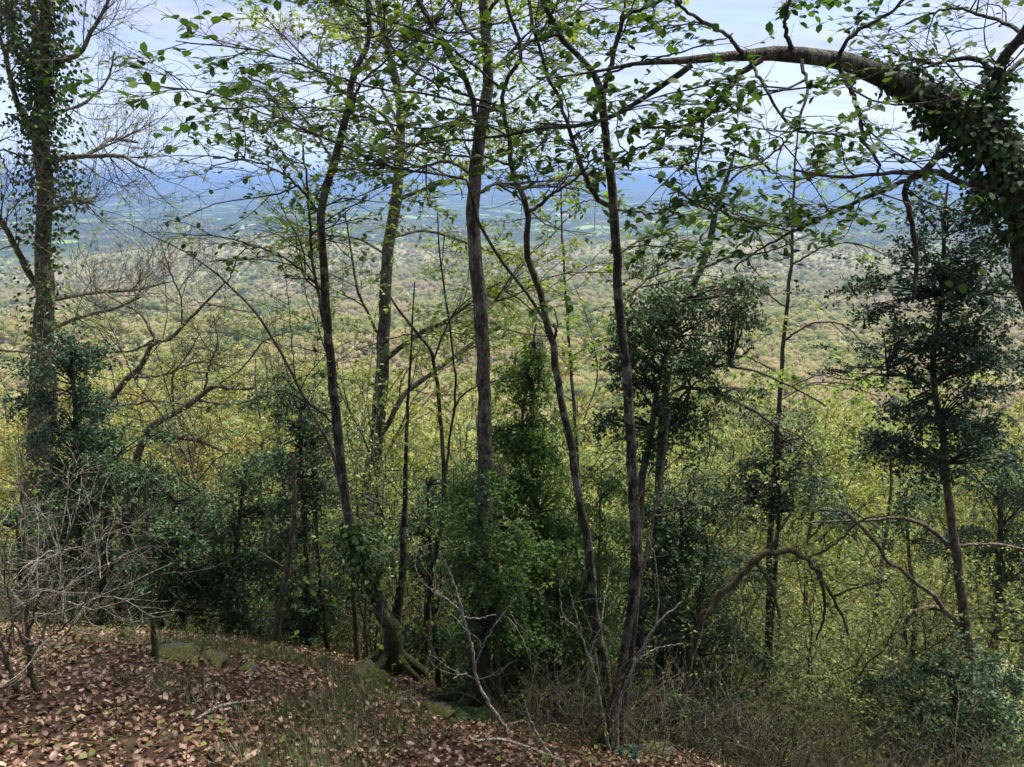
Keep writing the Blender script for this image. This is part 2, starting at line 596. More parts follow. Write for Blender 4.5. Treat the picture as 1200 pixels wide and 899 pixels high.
L_SLOPE_G = leafm('slope_leaf_green', [(0.12, 0.17, 0.055), (0.19, 0.245, 0.08), (0.26, 0.3, 0.11)], trans=0.4, tint=1.35)
L_SLOPE_O = leafm('slope_leaf_ochre', [(0.28, 0.23, 0.07), (0.36, 0.27, 0.08), (0.25, 0.17, 0.06), (0.27, 0.27, 0.07)], trans=0.35, tint=1.3)
L_UNDER = leafm('undergrowth_leaf', [(0.06, 0.085, 0.028), (0.10, 0.125, 0.04), (0.2, 0.195, 0.06), (0.08, 0.105, 0.035)], trans=0.35, tint=1.3)
L_FERN = leafm('fern_leaf', [(0.03, 0.065, 0.02), (0.05, 0.09, 0.03)], trans=0.35)


def moss_mat():
    m, t, out = new_mat('moss')
    co = N(t, 'ShaderNodeTexCoord')
    n = N(t, 'ShaderNodeTexNoise', in_Scale=45.0, in_Detail=5.0, in_Roughness=0.7)
    t.links.new(co.outputs['Object'], n.inputs['Vector'])
    r = ramp(t, [(0.3, (0.02, 0.024, 0.006)), (0.5, (0.065, 0.07, 0.012)), (0.72, (0.13, 0.13, 0.025))])
    t.links.new(n.outputs[0], r.inputs[0])
    n2 = N(t, 'ShaderNodeTexNoise', in_Scale=6.0, in_Detail=4.0)
    t.links.new(co.outputs['Object'], n2.inputs['Vector'])
    r2 = ramp(t, [(0.5, 0.0), (0.56, 1.0)])
    t.links.new(n2.outputs[0], r2.inputs[0])
    b = N(t, 'ShaderNodeBsdfPrincipled', in_Roughness=0.95)
    t.links.new(mix_c(t, r2.outputs[0], r.outputs[0], (0.06, 0.055, 0.042)), b.inputs['Base Color'])
    bp = N(t, 'ShaderNodeBump', in_Strength=1.0, in_Distance=0.02)
    t.links.new(n.outputs[0], bp.inputs['Height'])
    t.links.new(bp.outputs[0], b.inputs['Normal'])
    t.links.new(b.outputs[0], out.inputs[0])
    return m


M_MOSS = moss_mat()


def ground_mat():
    m, t, out = new_mat('land')
    g = N(t, 'ShaderNodeNewGeometry')
    ln = N(t, 'ShaderNodeVectorMath', operation='LENGTH')
    t.links.new(g.outputs['Position'], ln.inputs[0])
    r = ln.outputs['Value']
    # near soil
    n1 = N(t, 'ShaderNodeTexNoise', in_Scale=14.0, in_Detail=8.0, in_Roughness=0.7)
    t.links.new(g.outputs['Position'], n1.inputs['Vector'])
    soil = ramp(t, [(0.3, (0.015, 0.010, 0.006)), (0.55, (0.045, 0.028, 0.018)), (0.8, (0.09, 0.06, 0.04))])
    t.links.new(n1.outputs[0], soil.inputs[0])
    # woodland floor down the slope
    n2 = N(t, 'ShaderNodeTexNoise', in_Scale=0.035, in_Detail=8.0, in_Roughness=0.7)
    t.links.new(g.outputs['Position'], n2.inputs['Vector'])
    wood = ramp(t, [(0.3, (0.08, 0.10, 0.04)), (0.48, (0.17, 0.17, 0.08)), (0.62, (0.27, 0.23, 0.13)), (0.8, (0.3, 0.24, 0.16))])
    t.links.new(n2.outputs[0], wood.inputs[0])
    mr1 = N(t, 'ShaderNodeMapRange', in_1=7.0, in_2=16.0)
    t.links.new(r, mr1.inputs[0])
    c = mix_c(t, mr1.outputs[0], soil.outputs[0], wood.outputs[0])
    # plain: fields, meadows, woods
    mp = N(t, 'ShaderNodeMapping')
    mp.inputs['Scale'].default_value = (1 / 210.0, 1 / 330.0, 0)
    t.links.new(g.outputs['Position'], mp.inputs[0])
    nd = N(t, 'ShaderNodeTexNoise', in_Scale=1.2, in_Detail=3.0)
    t.links.new(mp.outputs[0], nd.inputs['Vector'])
    add = N(t, 'ShaderNodeMix', data_type='RGBA', blend_type='ADD')
    add.inputs[0].default_value = 0.35
    t.links.new(mp.outputs[0], add.inputs[6])
    t.links.new(nd.outputs['Color'], add.inputs[7])
    vo = N(t, 'ShaderNodeTexVoronoi', feature='F1', in_Scale=1.0)
    t.links.new(add.outputs[2], vo.inputs['Vector'])
    sv = N(t, 'ShaderNodeSeparateColor')
    t.links.new(vo.outputs['Color'], sv.inputs[0])
    fld = ramp(t, [(0.0, (0.12, 0.18, 0.05)), (0.25, (0.2, 0.27, 0.09)), (0.42, (0.06, 0.09, 0.04)), (0.84, (0.34, 0.3, 0.2)), (0.9, (0.17, 0.25, 0.07))], 'CONSTANT')
    t.links.new(sv.outputs[0], fld.inputs[0])
    ve = N(t, 'ShaderNodeTexVoronoi', feature='DISTANCE_TO_EDGE', in_Scale=1.0)
    t.links.new(add.outputs[2], ve.inputs['Vector'])
    hd = ramp(t, [(0.03, 1.0), (0.06, 0.0)])
    t.links.new(ve.outputs['Distance'], hd.inputs[0])
    fcol = mix_c(t, hd.outputs[0], fld.outputs[0], (0.035, 0.055, 0.025))
    nw = N(t, 'ShaderNodeTexNoise', in_Scale=0.5, in_Detail=7.0, in_Roughness=0.6)
    t.links.new(mp.outputs[0], nw.inputs['Vector'])
    wm = ramp(t, [(0.45, 0.0), (0.475, 1.0)])
    t.links.new(nw.outputs[0], wm.inputs[0])
    wn = N(t, 'ShaderNodeTexNoise', in_Scale=0.03, in_Detail=4.0)
    t.links.new(g.outputs['Position'], wn.inputs['Vector'])
    wcol = ramp(t, [(0.3, (0.015, 0.03, 0.015)), (0.7, (0.05, 0.065, 0.03))])
    t.links.new(wn.outputs[0], wcol.inputs[0])
    plain = mix_c(t, wm.outputs[0], fcol, wcol.outputs[0])
    mr2 = N(t, 'ShaderNodeMapRange', in_1=5600.0, in_2=6600.0)
    rn = math_n(t, 'ADD', r, math_n(t, 'MULTIPLY', n2.outputs[0], 1500))
    t.links.new(rn, mr2.inputs[0])
    c = mix_c(t, mr2.outputs[0], c, plain)
    b = N(t, 'ShaderNodeBsdfPrincipled', in_Roughness=0.95)
    b.inputs['Specular IOR Level'].default_value = 0.1
    t.links.new(c, b.inputs['Base Color'])
    bp = N(t, 'ShaderNodeBump', in_Strength=0.6, in_Distance=0.03)
    t.links.new(n1.outputs[0], bp.inputs['Height'])
    t.links.new(bp.outputs[0], b.inputs['Normal'])
    t.links.new(b.outputs[0], out.inputs[0])
    return m


# ------------------------------------------------------------------ the land: one sheet to the horizon
def build_ground():
    rr = np.concatenate([[0.02], np.geomspace(0.3, 78000, 290)])
    front = np.radians(np.linspace(-52, 52, 240))
    back = np.radians(np.linspace(52, 308, 60))[1:-1]
    th = np.concatenate([front, back])
    R, T = np.meshgrid(rr, th, indexing='ij')
    X, Y = R * np.sin(T), R * np.cos(T)
    Z = H(X, Y)
    v = np.stack([X, Y, Z], -1).reshape(-1, 3)
    nr, nt = R.shape
    i = np.arange(nr - 1)[:, None]
    j = np.arange(nt)[None, :]
    j2 = (j + 1) % nt
    f = np.stack([i * nt + j, (i + 1) * nt + j, (i + 1) * nt + j2, i * nt + j2], -1).reshape(-1, 4)[:, ::-1]
    o = mesh_obj('ground', v, f.ravel(), np.full(len(f), 4), ground_mat())
    o['kind'] = 'structure'
    return o


GROUND = build_ground()

# air between here and the far hills
def build_haze():
    m, t, out = new_mat('haze_air')
    pv = N(t, 'ShaderNodeVolumePrincipled')
    pv.inputs['Color'].default_value = (0.21, 0.33, 0.60, 1)
    pv.inputs['Density'].default_value = 6.8e-5
    pv.inputs['Anisotropy'].default_value = 0.1
    t.links.new(pv.outputs[0], out.inputs['Volume'])
    gz = np.array([v.co.z for v in GROUND.data.vertices])
    a, zt, zb = 80000.0, max(18.0, float(gz.max()) + 2), float(gz.min()) - 1
    v = [(x, y, z) for z in (zb, zt) for y in (-a, a) for x in (-a, a)]
    f = [(0, 2, 3, 1), (4, 5, 7, 6), (0, 1, 5, 4), (2, 6, 7, 3), (0, 4, 6, 2), (1, 3, 7, 5)]
    b = Mesh()
    b.raw(v, f)
    o = b.build('haze', m, smooth=False)
    o['kind'] = 'stuff'
    return o


build_haze()

# ------------------------------------------------------------------ far woods (one mass) over the hillside and hedges of the plain
L_FAR = None


def far_leaf_mat():
    m, t, out = new_mat('far_crown')
    g = N(t, 'ShaderNodeNewGeometry')
    oi = N(t, 'ShaderNodeObjectInfo')
    n = N(t, 'ShaderNodeTexNoise', in_Scale=0.0035, in_Detail=6.0, in_Roughness=0.62)
    t.links.new(oi.outputs['Location'], n.inputs['Vector'])
    v = math_n(t, 'ADD', math_n(t, 'MULTIPLY', oi.outputs['Random'], 0.42),
               math_n(t, 'MULTIPLY', math_n(t, 'SUBTRACT', n.outputs[0], 0.33), 2.1), clamp=True)
    r = ramp(t, [(0.0, (0.11, 0.17, 0.06)), (0.25, (0.21, 0.27, 0.09)), (0.5, (0.40, 0.41, 0.15)),
                 (0.7, (0.50, 0.43, 0.22)), (0.87, (0.48, 0.39, 0.26)), (1.0, (0.38, 0.31, 0.22))])
    t.links.new(v, r.inputs[0])
    hs = N(t, 'ShaderNodeHueSaturation')
    t.links.new(r.outputs[0], hs.inputs['Color'])
    t.links.new(math_n(t, 'ADD', 0.85, math_n(t, 'MULTIPLY', g.outputs['Random Per Island'], 0.3)), hs.inputs['Value'])
    b = N(t, 'ShaderNodeBsdfPrincipled', in_Roughness=0.8)
    b.inputs['Specular IOR Level'].default_value = 0.1
    t.links.new(hs.outputs[0], b.inputs['Base Color'])
    tr = N(t, 'ShaderNodeBsdfTranslucent')
    t.links.new(hs.outputs[0], tr.inputs[0])
    mx = N(t, 'ShaderNodeMixShader', in_0=0.45)
    t.links.new(b.outputs[0], mx.inputs[1])
    t.links.new(tr.outputs[0], mx.inputs[2])
    t.links.new(mx.outputs[0], out.inputs[0])
    return m


def crown_proto(seed, n_leaf, size, tall):
    """a far tree: stem, limbs and leafy clumps; about 9 m high"""
    rg = np.random.default_rng(seed)
    b = Mesh()
    b.tubes(np.array([[0, 0, -1.0], [0.1, 0, 2.5], [0, 0.1, 6.0 * tall]]), np.array([0.22, 0.17, 0.06]), 5)
    K = 26
    cc = rg.normal(size=(K, 3))
    cc = nrm(cc) * rg.uniform(0.45, 1, (K, 1)) ** 0.5 * np.array([2.9, 2.9, 3.2 * tall]) + np.array([0, 0, 5.6 * tall])
    idx = rg.integers(0, K, n_leaf)
    pos = cc[idx] + rg.normal(size=(n_leaf, 3)) * np.array([0.62, 0.62, 0.42])
    ax = nrm(rg.normal(size=(n_leaf, 3)) * np.array([1, 1, 0.5]))
    nm = nrm(rg.normal(size=(n_leaf, 3)) * 0.6 + UP * 0.7 + 0.25 * nrm(pos - np.array([0, 0, 5 * tall])))
    nm = nrm(nm - (nm * ax).sum(1, keepdims=True) * ax)
    b.leaves((pos, ax, nm, rg.uniform(size * 0.7, size * 1.3, n_leaf)), KITE)
    return b


def build_far_wood():
    global L_FAR
    L_FAR = far_leaf_mat()
    protos = []
    for k, (n, s, tall) in enumerate([(1500, 0.55, 1.0), (1300, 0.6, 1.15), (1500, 0.55, 0.9)]):
        o = crown_proto(70 + k, n, s, tall).build('wood_tree', L_FAR)
        COL.objects.unlink(o)
        protos.append(o)
    rg = np.random.default_rng(4)
    pts, scl = [], []
    for r0, r1, n, s0 in [(75, 200, 1100, 1.0), (200, 500, 5000, 1.05), (500, 1100, 11000, 1.15), (1100, 2200, 16000, 1.4), (2200, 4300, 24000, 2.0),
                          (4300, 9000, 24000, 2.6)]:
        r = np.sqrt(rg.uniform(r0 ** 2, r1 ** 2, n))
        a = np.radians(rg.uniform(-40, 40, n))
        x, y = r * np.sin(a), r * np.cos(a)
        w = fbm(x / 420, y / 420, 77, 3)
        thr = np.interp(r, [0, 3600, 4800, 5800, 9000], [-9, -0.7, -0.2, 0.06, 0.15])
        k = (w > thr) & (fbm(x / 130, y / 130, 55, 3) > -0.52)
        x, y = x[k], y[k]
        pts.append(np.stack([x, y, H(x, y) - 0.2], -1))
        scl.append(s0 * np.clip(np.exp(rg.normal(size=len(x)) * 0.32), 0.45, 1.9))
    pts, scl = np.concatenate(pts), np.concatenate(scl)
    me = bpy.data.meshes.new('distant_wood')
    me.from_pydata(pts.tolist(), [], [])
    at = me.attributes.new('sc', 'FLOAT', 'POINT')
    at.data.foreach_set('value', scl.astype(np.float32))
    me.materials.append(L_FAR)
    o = bpy.data.objects.new('distant_wood', me)
    COL.objects.link(o)
    tag(o, 'hazy autumn wood covering the hillside and plain far below', 'woodland', kind='stuff')
    ng = bpy.data.node_groups.new('wood', 'GeometryNodeTree')
    ng.interface.new_socket('Geometry', in_out='INPUT', socket_type='NodeSocketGeometry')
    ng.interface.new_socket('Geometry', in_out='OUTPUT', socket_type='NodeSocketGeometry')
    gi, go = ng.nodes.new('NodeGroupInput'), ng.nodes.new('NodeGroupOutput')
    iop = ng.nodes.new('GeometryNodeInstanceOnPoints')
    j = ng.nodes.new('GeometryNodeJoinGeometry')
    for p in reversed(protos):
        oi = ng.nodes.new('GeometryNodeObjectInfo')
        oi.inputs['Object'].default_value = p
        oi.inputs['As Instance'].default_value = True
        ng.links.new(oi.outputs['Geometry'], j.inputs[0])
    iop.inputs['Pick Instance'].default_value = True
    rv = ng.nodes.new('FunctionNodeRandomValue')
    rv.data_type = 'INT'
    rv.inputs['Min'].default_value = 0
    rv.inputs['Max'].default_value = 2
    ri = ng.nodes.new('FunctionNodeRandomValue')
    ri.data_type = 'FLOAT_VECTOR'
    ri.inputs['Max'].default_value = (0.1, 0.1, 6.28)
    na = ng.nodes.new('GeometryNodeInputNamedAttribute')
    na.data_type = 'FLOAT'
    na.inputs['Name'].default_value = 'sc'
    ng.links.new(gi.outputs[0], iop.inputs['Points'])
    ng.links.new(j.outputs[0], iop.inputs['Instance'])
    ng.links.new([s for s in rv.outputs if s.enabled][0], iop.inputs['Instance Index'])
    ng.links.new([s for s in ri.outputs if s.enabled][0], iop.inputs['Rotation'])
    ng.links.new([s for s in na.outputs if s.enabled][0], iop.inputs['Scale'])
    ng.links.new(iop.outputs[0], go.inputs[0])
    md = o.modifiers.new('wood', 'NODES')
    md.node_group = ng


build_far_wood()


# ------------------------------------------------------------------ farmhouses and villages of the plain
def plain_mat(name, c, rough=0.9):
    m, t, out = new_mat(name)
    oi = N(t, 'ShaderNodeObjectInfo')
    co = N(t, 'ShaderNodeTexCoord')
    n = N(t, 'ShaderNodeTexNoise', in_Scale=2.0, in_Detail=4.0)
    t.links.new(co.outputs['Object'], n.inputs['Vector'])
    v = math_n(t, 'ADD', math_n(t, 'MULTIPLY', n.outputs[0], 0.4), math_n(t, 'MULTIPLY', oi.outputs['Random'], 0.4))
    r = ramp(t, [(0.1, [k * 0.75 for k in c]), (0.7, c)])
    t.links.new(v, r.inputs[0])
    b = N(t, 'ShaderNodeBsdfPrincipled', in_Roughness=rough)
    t.links.new(r.outputs[0], b.inputs['Base Color'])
    t.links.new(b.outputs[0], out.inputs[0])
    return m


def build_houses():
    mw, mr, mg = plain_mat('render_wall', (0.75, 0.68, 0.58)), plain_mat('tile_roof', (0.42, 0.17, 0.09)), plain_mat('house_pane', (0.05, 0.06, 0.07), 0.2)
    w, l, h, g = 5.0, 8.0, 5.5, 2.6
    root = thing('farmhouse', (0, 0, 0), '', '')
    b = Mesh()
    b.raw([(-l, -w, -3), (l, -w, -3), (l, w, -3), (-l, w, -3), (-l, -w, h), (l, -w, h), (l, w, h), (-l, w, h), (-l, 0, h + g), (l, 0, h + g)],
          [(0, 1, 5, 4), (2, 3, 7, 6), (1, 2, 6, 9, 5), (3, 0, 4, 8, 7)])
    b.build('wall', mw, root, smooth=False)
    b = Mesh()
    e, k = 0.6, 0.25
    b.raw([(-l - e, -w - e, h - .3), (l + e, -w - e, h - .3), (l + e, 0, h + g + .05), (-l - e, 0, h + g + .05), (-l - e, w + e, h - .3), (l + e, w + e, h - .3),
           (-l - e, -w - e, h - .3 + k), (l + e, -w - e, h - .3 + k), (l + e, 0, h + g + .05 + k), (-l - e, 0, h + g + .05 + k), (-l - e, w + e, h - .3 + k), (l + e, w + e, h - .3 + k)],
          [(6, 7, 8, 9), (9, 8, 11, 10), (1, 0, 3, 2), (2, 3, 4, 5), (0, 1, 7, 6), (4, 10, 11, 5), (0, 6, 9, 3), (3, 9, 10, 4), (1, 2, 8, 7), (2, 5, 11, 8)])
    ro = b.build('roof', mr, root, smooth=False)
    b = Mesh()
    c = (3.5, 0.6)
    b.raw([(c[0] + dx * .5, c[1] + dy * .4, z) for z in (h + 1.4, h + g + 1.3) for dx, dy in ((-1, -1), (1, -1), (1, 1), (-1, 1))],
          [(0, 1, 5, 4), (1, 2, 6, 5), (2, 3, 7, 6), (3, 0, 4, 7), (4, 5, 6, 7)])
    b.build('chimney', mw, ro, smooth=False)
    for s in (-1, 1):
        for x in (-5, -1.5, 2, 5.5):
            b = Mesh()
            b.raw([(x - .5, s * (w + .03), 2.6), (x + .5, s * (w + .03), 2.6), (x + .5, s * (w + .03), 4.0), (x - .5, s * (w + .03), 4.0)], [(0, 1, 2, 3)])
            b.build('window', mg, root, smooth=False)
    spots = [(353, 373, 0), (370, 383, 0), (985, 325, 0), (1010, 318, 0)]
    hm = np.random.default_rng(8)
    for cxp, cyp, n, sp in [(265, 283, 9, 26), (640, 292, 7, 22), (505, 287, 6, 18), (900, 300, 7, 25), (180, 268, 7, 20), (760, 272, 6, 25), (60, 300, 5, 18), (420, 266, 6, 22)]:
        for _ in range(n):
            spots.append((cxp + hm.normal() * sp, cyp + hm.normal() * 3.2, 1))
    first = True
    for px, py, kind in spots:
        lo, hi = 400.0, 60000.0
        for d in np.geomspace(lo, 40000, 500):
            p = P(px, py, d)
            if p[2] <= float(H(p[0], p[1])):
                break
        o = root if first else copy_tree(root)
        first = False
        p[2] = float(H(p[0], p[1]))
        o.location = p
        o.rotation_euler = (0, 0, hm.uniform(-0.6, 0.6) + (math.pi / 2 if hm.random() < .4 else 0))
        s = 1.15 if kind == 0 else hm.uniform(0.9, 1.6)
        o.scale = (s, s, s)
        if kind == 0:
            tag(o, 'red roofed farmhouse alone among the trees of the wooded hillside', 'house', 'farmhouses on the hillside')
        else:
            tag(o, 'tiny pale house of a village in the hazy valley plain', 'house', 'village houses in the plain')


build_houses()


# ------------------------------------------------------------------ trees on the slope just below
def slope_tree_proto(seed, leafmat, n_lim, leaf_pm, label, grp, spread=1.0, barkm=None, size=(0.06, 0.10)):
    rg = np.random.default_rng(seed)
    root = thing('slope_tree', (0, 0, 0), label, 'tree', grp)
    n = 14
    z = np.linspace(-0.6, 9.0, n)
    tr = np.stack([np.cumsum(rg.normal(size=n) * 0.09), np.cumsum(rg.normal(size=n) * 0.09), z], -1) + np.array([0, 300., 0])
    rad = np.linspace(0.11, 0.015, n)
    off = np.array([0, 300., 0])
    b = Mesh(off)
    b.tubes(tr, rad, 7)
    b.build('trunk', barkm or M_GREY, root)
    l1, r1 = spawn(tr[None], rad[None], n_lim / 9.6, (0.28, 0.98), (52, 14), (2.2 * spread, 4.2 * spread), npts=8, wander=0.16, trop=0.07, rk=0.014, rng=rg, taper=0.75)
    for k in range(len(l1)):
        b = Mesh(off)
        b.tubes(l1[k], r1[k], 5)
        b.build('branch', barkm or M_GREY, root)
    l2, r2 = spawn(l1, r1, 2.6, (0.2, 1), (48, 14), (0.6, 1.5), npts=5, wander=0.22, trop=0.03, planar=0.4, rng=rg)
    l3, r3 = spawn(l2, r2, 6.5, (0.15, 1), (45, 14), (0.25, 0.6), npts=4, wander=0.22, planar=0.5, rng=rg)
    leaf_pm = leaf_pm * 1.25
    b = Mesh(off)
    b.tubes(l2, r2, 4)
    b.tubes(l3, np.maximum(r3, 0.003), 3)
    o = b.build('twigs', M_TWIG, root)
    o['kind'] = 'stuff'
    lv = cat(leaf_along(l3, leaf_pm, size, rng=rg, flat=0.5, planar=0.4), leaf_along(l2, leaf_pm * 0.5, size, rng=rg, flat=0.5, planar=0.4))
    b = Mesh(off)
    b.leaves(lv, KITE)
    o = b.build('crown', leafmat, root)
    o['kind'] = 'stuff'
    return root


def build_slope_trees():
    Gp = 'trees on the slope below the crest'
    kinds = [
        slope_tree_proto(1, L_SLOPE_Y, 22, 42, 'thin yellow-green tree growing on the slope below the crest', Gp),
        slope_tree_proto(2, L_SLOPE_G, 24, 42, 'light green leafy tree growing on the slope below the crest', Gp),
        slope_tree_proto(3, L_SLOPE_O, 20, 34, 'ochre autumn tree growing on the slope below the crest', Gp),
        slope_tree_proto(4, L_SLOPE_Y, 26, 46, 'broad full-crowned yellow-green tree growing on the slope below the crest', Gp, spread=1.15),
        slope_tree_proto(5, L_SLOPE_O, 24, 3.0, 'nearly bare grey tree growing on the slope below the crest', Gp, barkm=M_GREY),
    ]
    used = [False] * len(kinds)
    rg = np.random.default_rng(19)
    rows = []
    for d0, d1, n in [(13, 19, 12), (19, 28, 18), (28, 42, 24), (42, 62, 26), (62, 95, 28)]:
        for k in range(n):
            d = rg.uniform(d0, d1)
            px = -60 + 1320 * (k + rg.uniform(0.1, 0.9)) / n
            top = np.interp(px, [0, 150, 330, 600, 850, 1000, 1200], [440, 385, 400, 430, 405, 395, 390]) + abs(rg.normal()) * 38
            if d0 == 13:
                top += 45
            rows.append((px, d, top))
    for px, d, top in rows:
        p = P(px, 500, d)
        gz = float(H(p[0], d))
        h = P(px, top, d)[2] - gz
        h = min(max(h, 5.0), 20.0 if d > 30 else 15.0)
        ochre = px < 360
        u = rg.random()
        k = (2 if u < 0.42 else 4 if u < 0.62 else 0 if u < 0.85 else 1) if ochre else (0 if u < 0.36 else 3 if u < 0.62 else 1 if u < 0.84 else 4 if u < 0.94 else 2)
        o = kinds[k] if not used[k] else copy_tree(kinds[k])
        used[k] = True
        o.location = (p[0], d, gz)
        s = h / 9.6
        w = s ** 0.5 * rg.uniform(0.9, 1.15) if s > 1 else s ** 0.7
        o.scale = (w, w, s)
        o.rotation_euler = (0, 0, rg.uniform(0, 6.28))


build_slope_trees()


# ------------------------------------------------------------------ the trees of the crest: traced stems, grown twigs, leaves
def base_of(pts):
    b = pts[-1].copy()
    b[2] = float(H(b[0], b[1]))
    return b


def pick_single(lv, n):
    """split leaves into the n that show largest in the photo and the rest"""
    pos, ax, nm, sz = lv
    x, y, z = project(pos)
    app = sz * F / np.maximum(z, 0.3)
    app = np.where((x > -10) & (x < 1210) & (y > -10) & (y < 909) & (z > 0.3), app, -1)
    order = np.argsort(-app)
    a = order[:n]
    a = a[app[a] > 6.5]
    m = np.ones(len(pos), bool)
    m[a] = False
    return tuple(k[a] for k in lv), tuple(k[m] for k in lv)


LEAFMESH = {}


def leaf_objects(lv, mat, parent, origin, name='leaf'):
    if mat.name not in LEAFMESH:
        me = bpy.data.meshes.new('leaf')
        me.from_pydata(BEECH[0].tolist(), [], BEECH[1].tolist())
        me.polygons.foreach_set('use_smooth', np.ones(len(BEECH[1]), bool))
        me.materials.append(mat)
        LEAFMESH[mat.name] = me
    me = LEAFMESH[mat.name]
    for p, ax, nm, sz in zip(*lv):
        o = bpy.data.objects.new(name, me)
        COL.objects.link(o)
        sd = np.cross(nm, ax)
        q = p - origin
        o.matrix_basis = Matrix(((ax[0] * sz, sd[0] * sz, nm[0] * sz, q[0]), (ax[1] * sz, sd[1] * sz, nm[1] * sz, q[1]),
                                 (ax[2] * sz, sd[2] * sz, nm[2] * sz, q[2]), (0, 0, 0, 1)))
        o.parent = parent


def ivy_on(pts, rad, per_m, spread, size, rg):
    """ivy leaves standing off a stem"""
    pts = np.asarray(pts)[None]
    L = np.linalg.norm(np.diff(pts[0], axis=0), axis=1).sum()
    K = int(L * per_m)
    t = rg.random(K)
    p, tan, i, fr = interp_poly(np.repeat(pts, K, 0), t)
    pr = rg.normal(size=(K, 3))
    pr = nrm(pr - (pr * tan).sum(1, keepdims=True) * tan)
    clump = 0.35 + 1.3 * np.clip(fbm(t * L * 2.2 + pr[:, 0] * 0.8, pr[:, 1] * 1.3 + pr[:, 2], 5, 2) + 0.45, 0, 1)
    p = p + pr * (np.asarray(rad)[i] + rg.random(K) ** 1.4 * spread * clump)[:, None]
    ax = nrm(pr * 0.7 + rg.normal(size=(K, 3)) * 0.5 + np.array([0, 0, -0.7]))
    nm = nrm(pr + rg.normal(size=(K, 3)) * 0.5 + UP * 0.3)
    nm = nrm(nm - (nm * ax).sum(1, keepdims=True) * ax)
    return p, ax, nm, rg.uniform(size[0], size[1], K)


DRYFAR = [(np.array([[0, 0, 0.05], [0.4, -0.3, 0.18], [1, 0, 0.2 * s_], [0.45, 0.3, 0.06], [0.45, 0, -0.02]]), np.array([[0, 1, 4], [1, 2, 4], [2, 3, 4], [3, 0, 4]])) for s_ in (0.3, 1.0, 1.8)]
IVYL = (np.array([[0, 0, 0], [0.15, -0.42, 0.05], [0.55, -0.3, 0.0], [1, 0, -0.08], [0.55, 0.3, 0.0], [0.15, 0.42, 0.05]]),
        np.array([[0, 1, 2], [0, 2, 3], [0, 3, 4], [0, 4, 5]]))


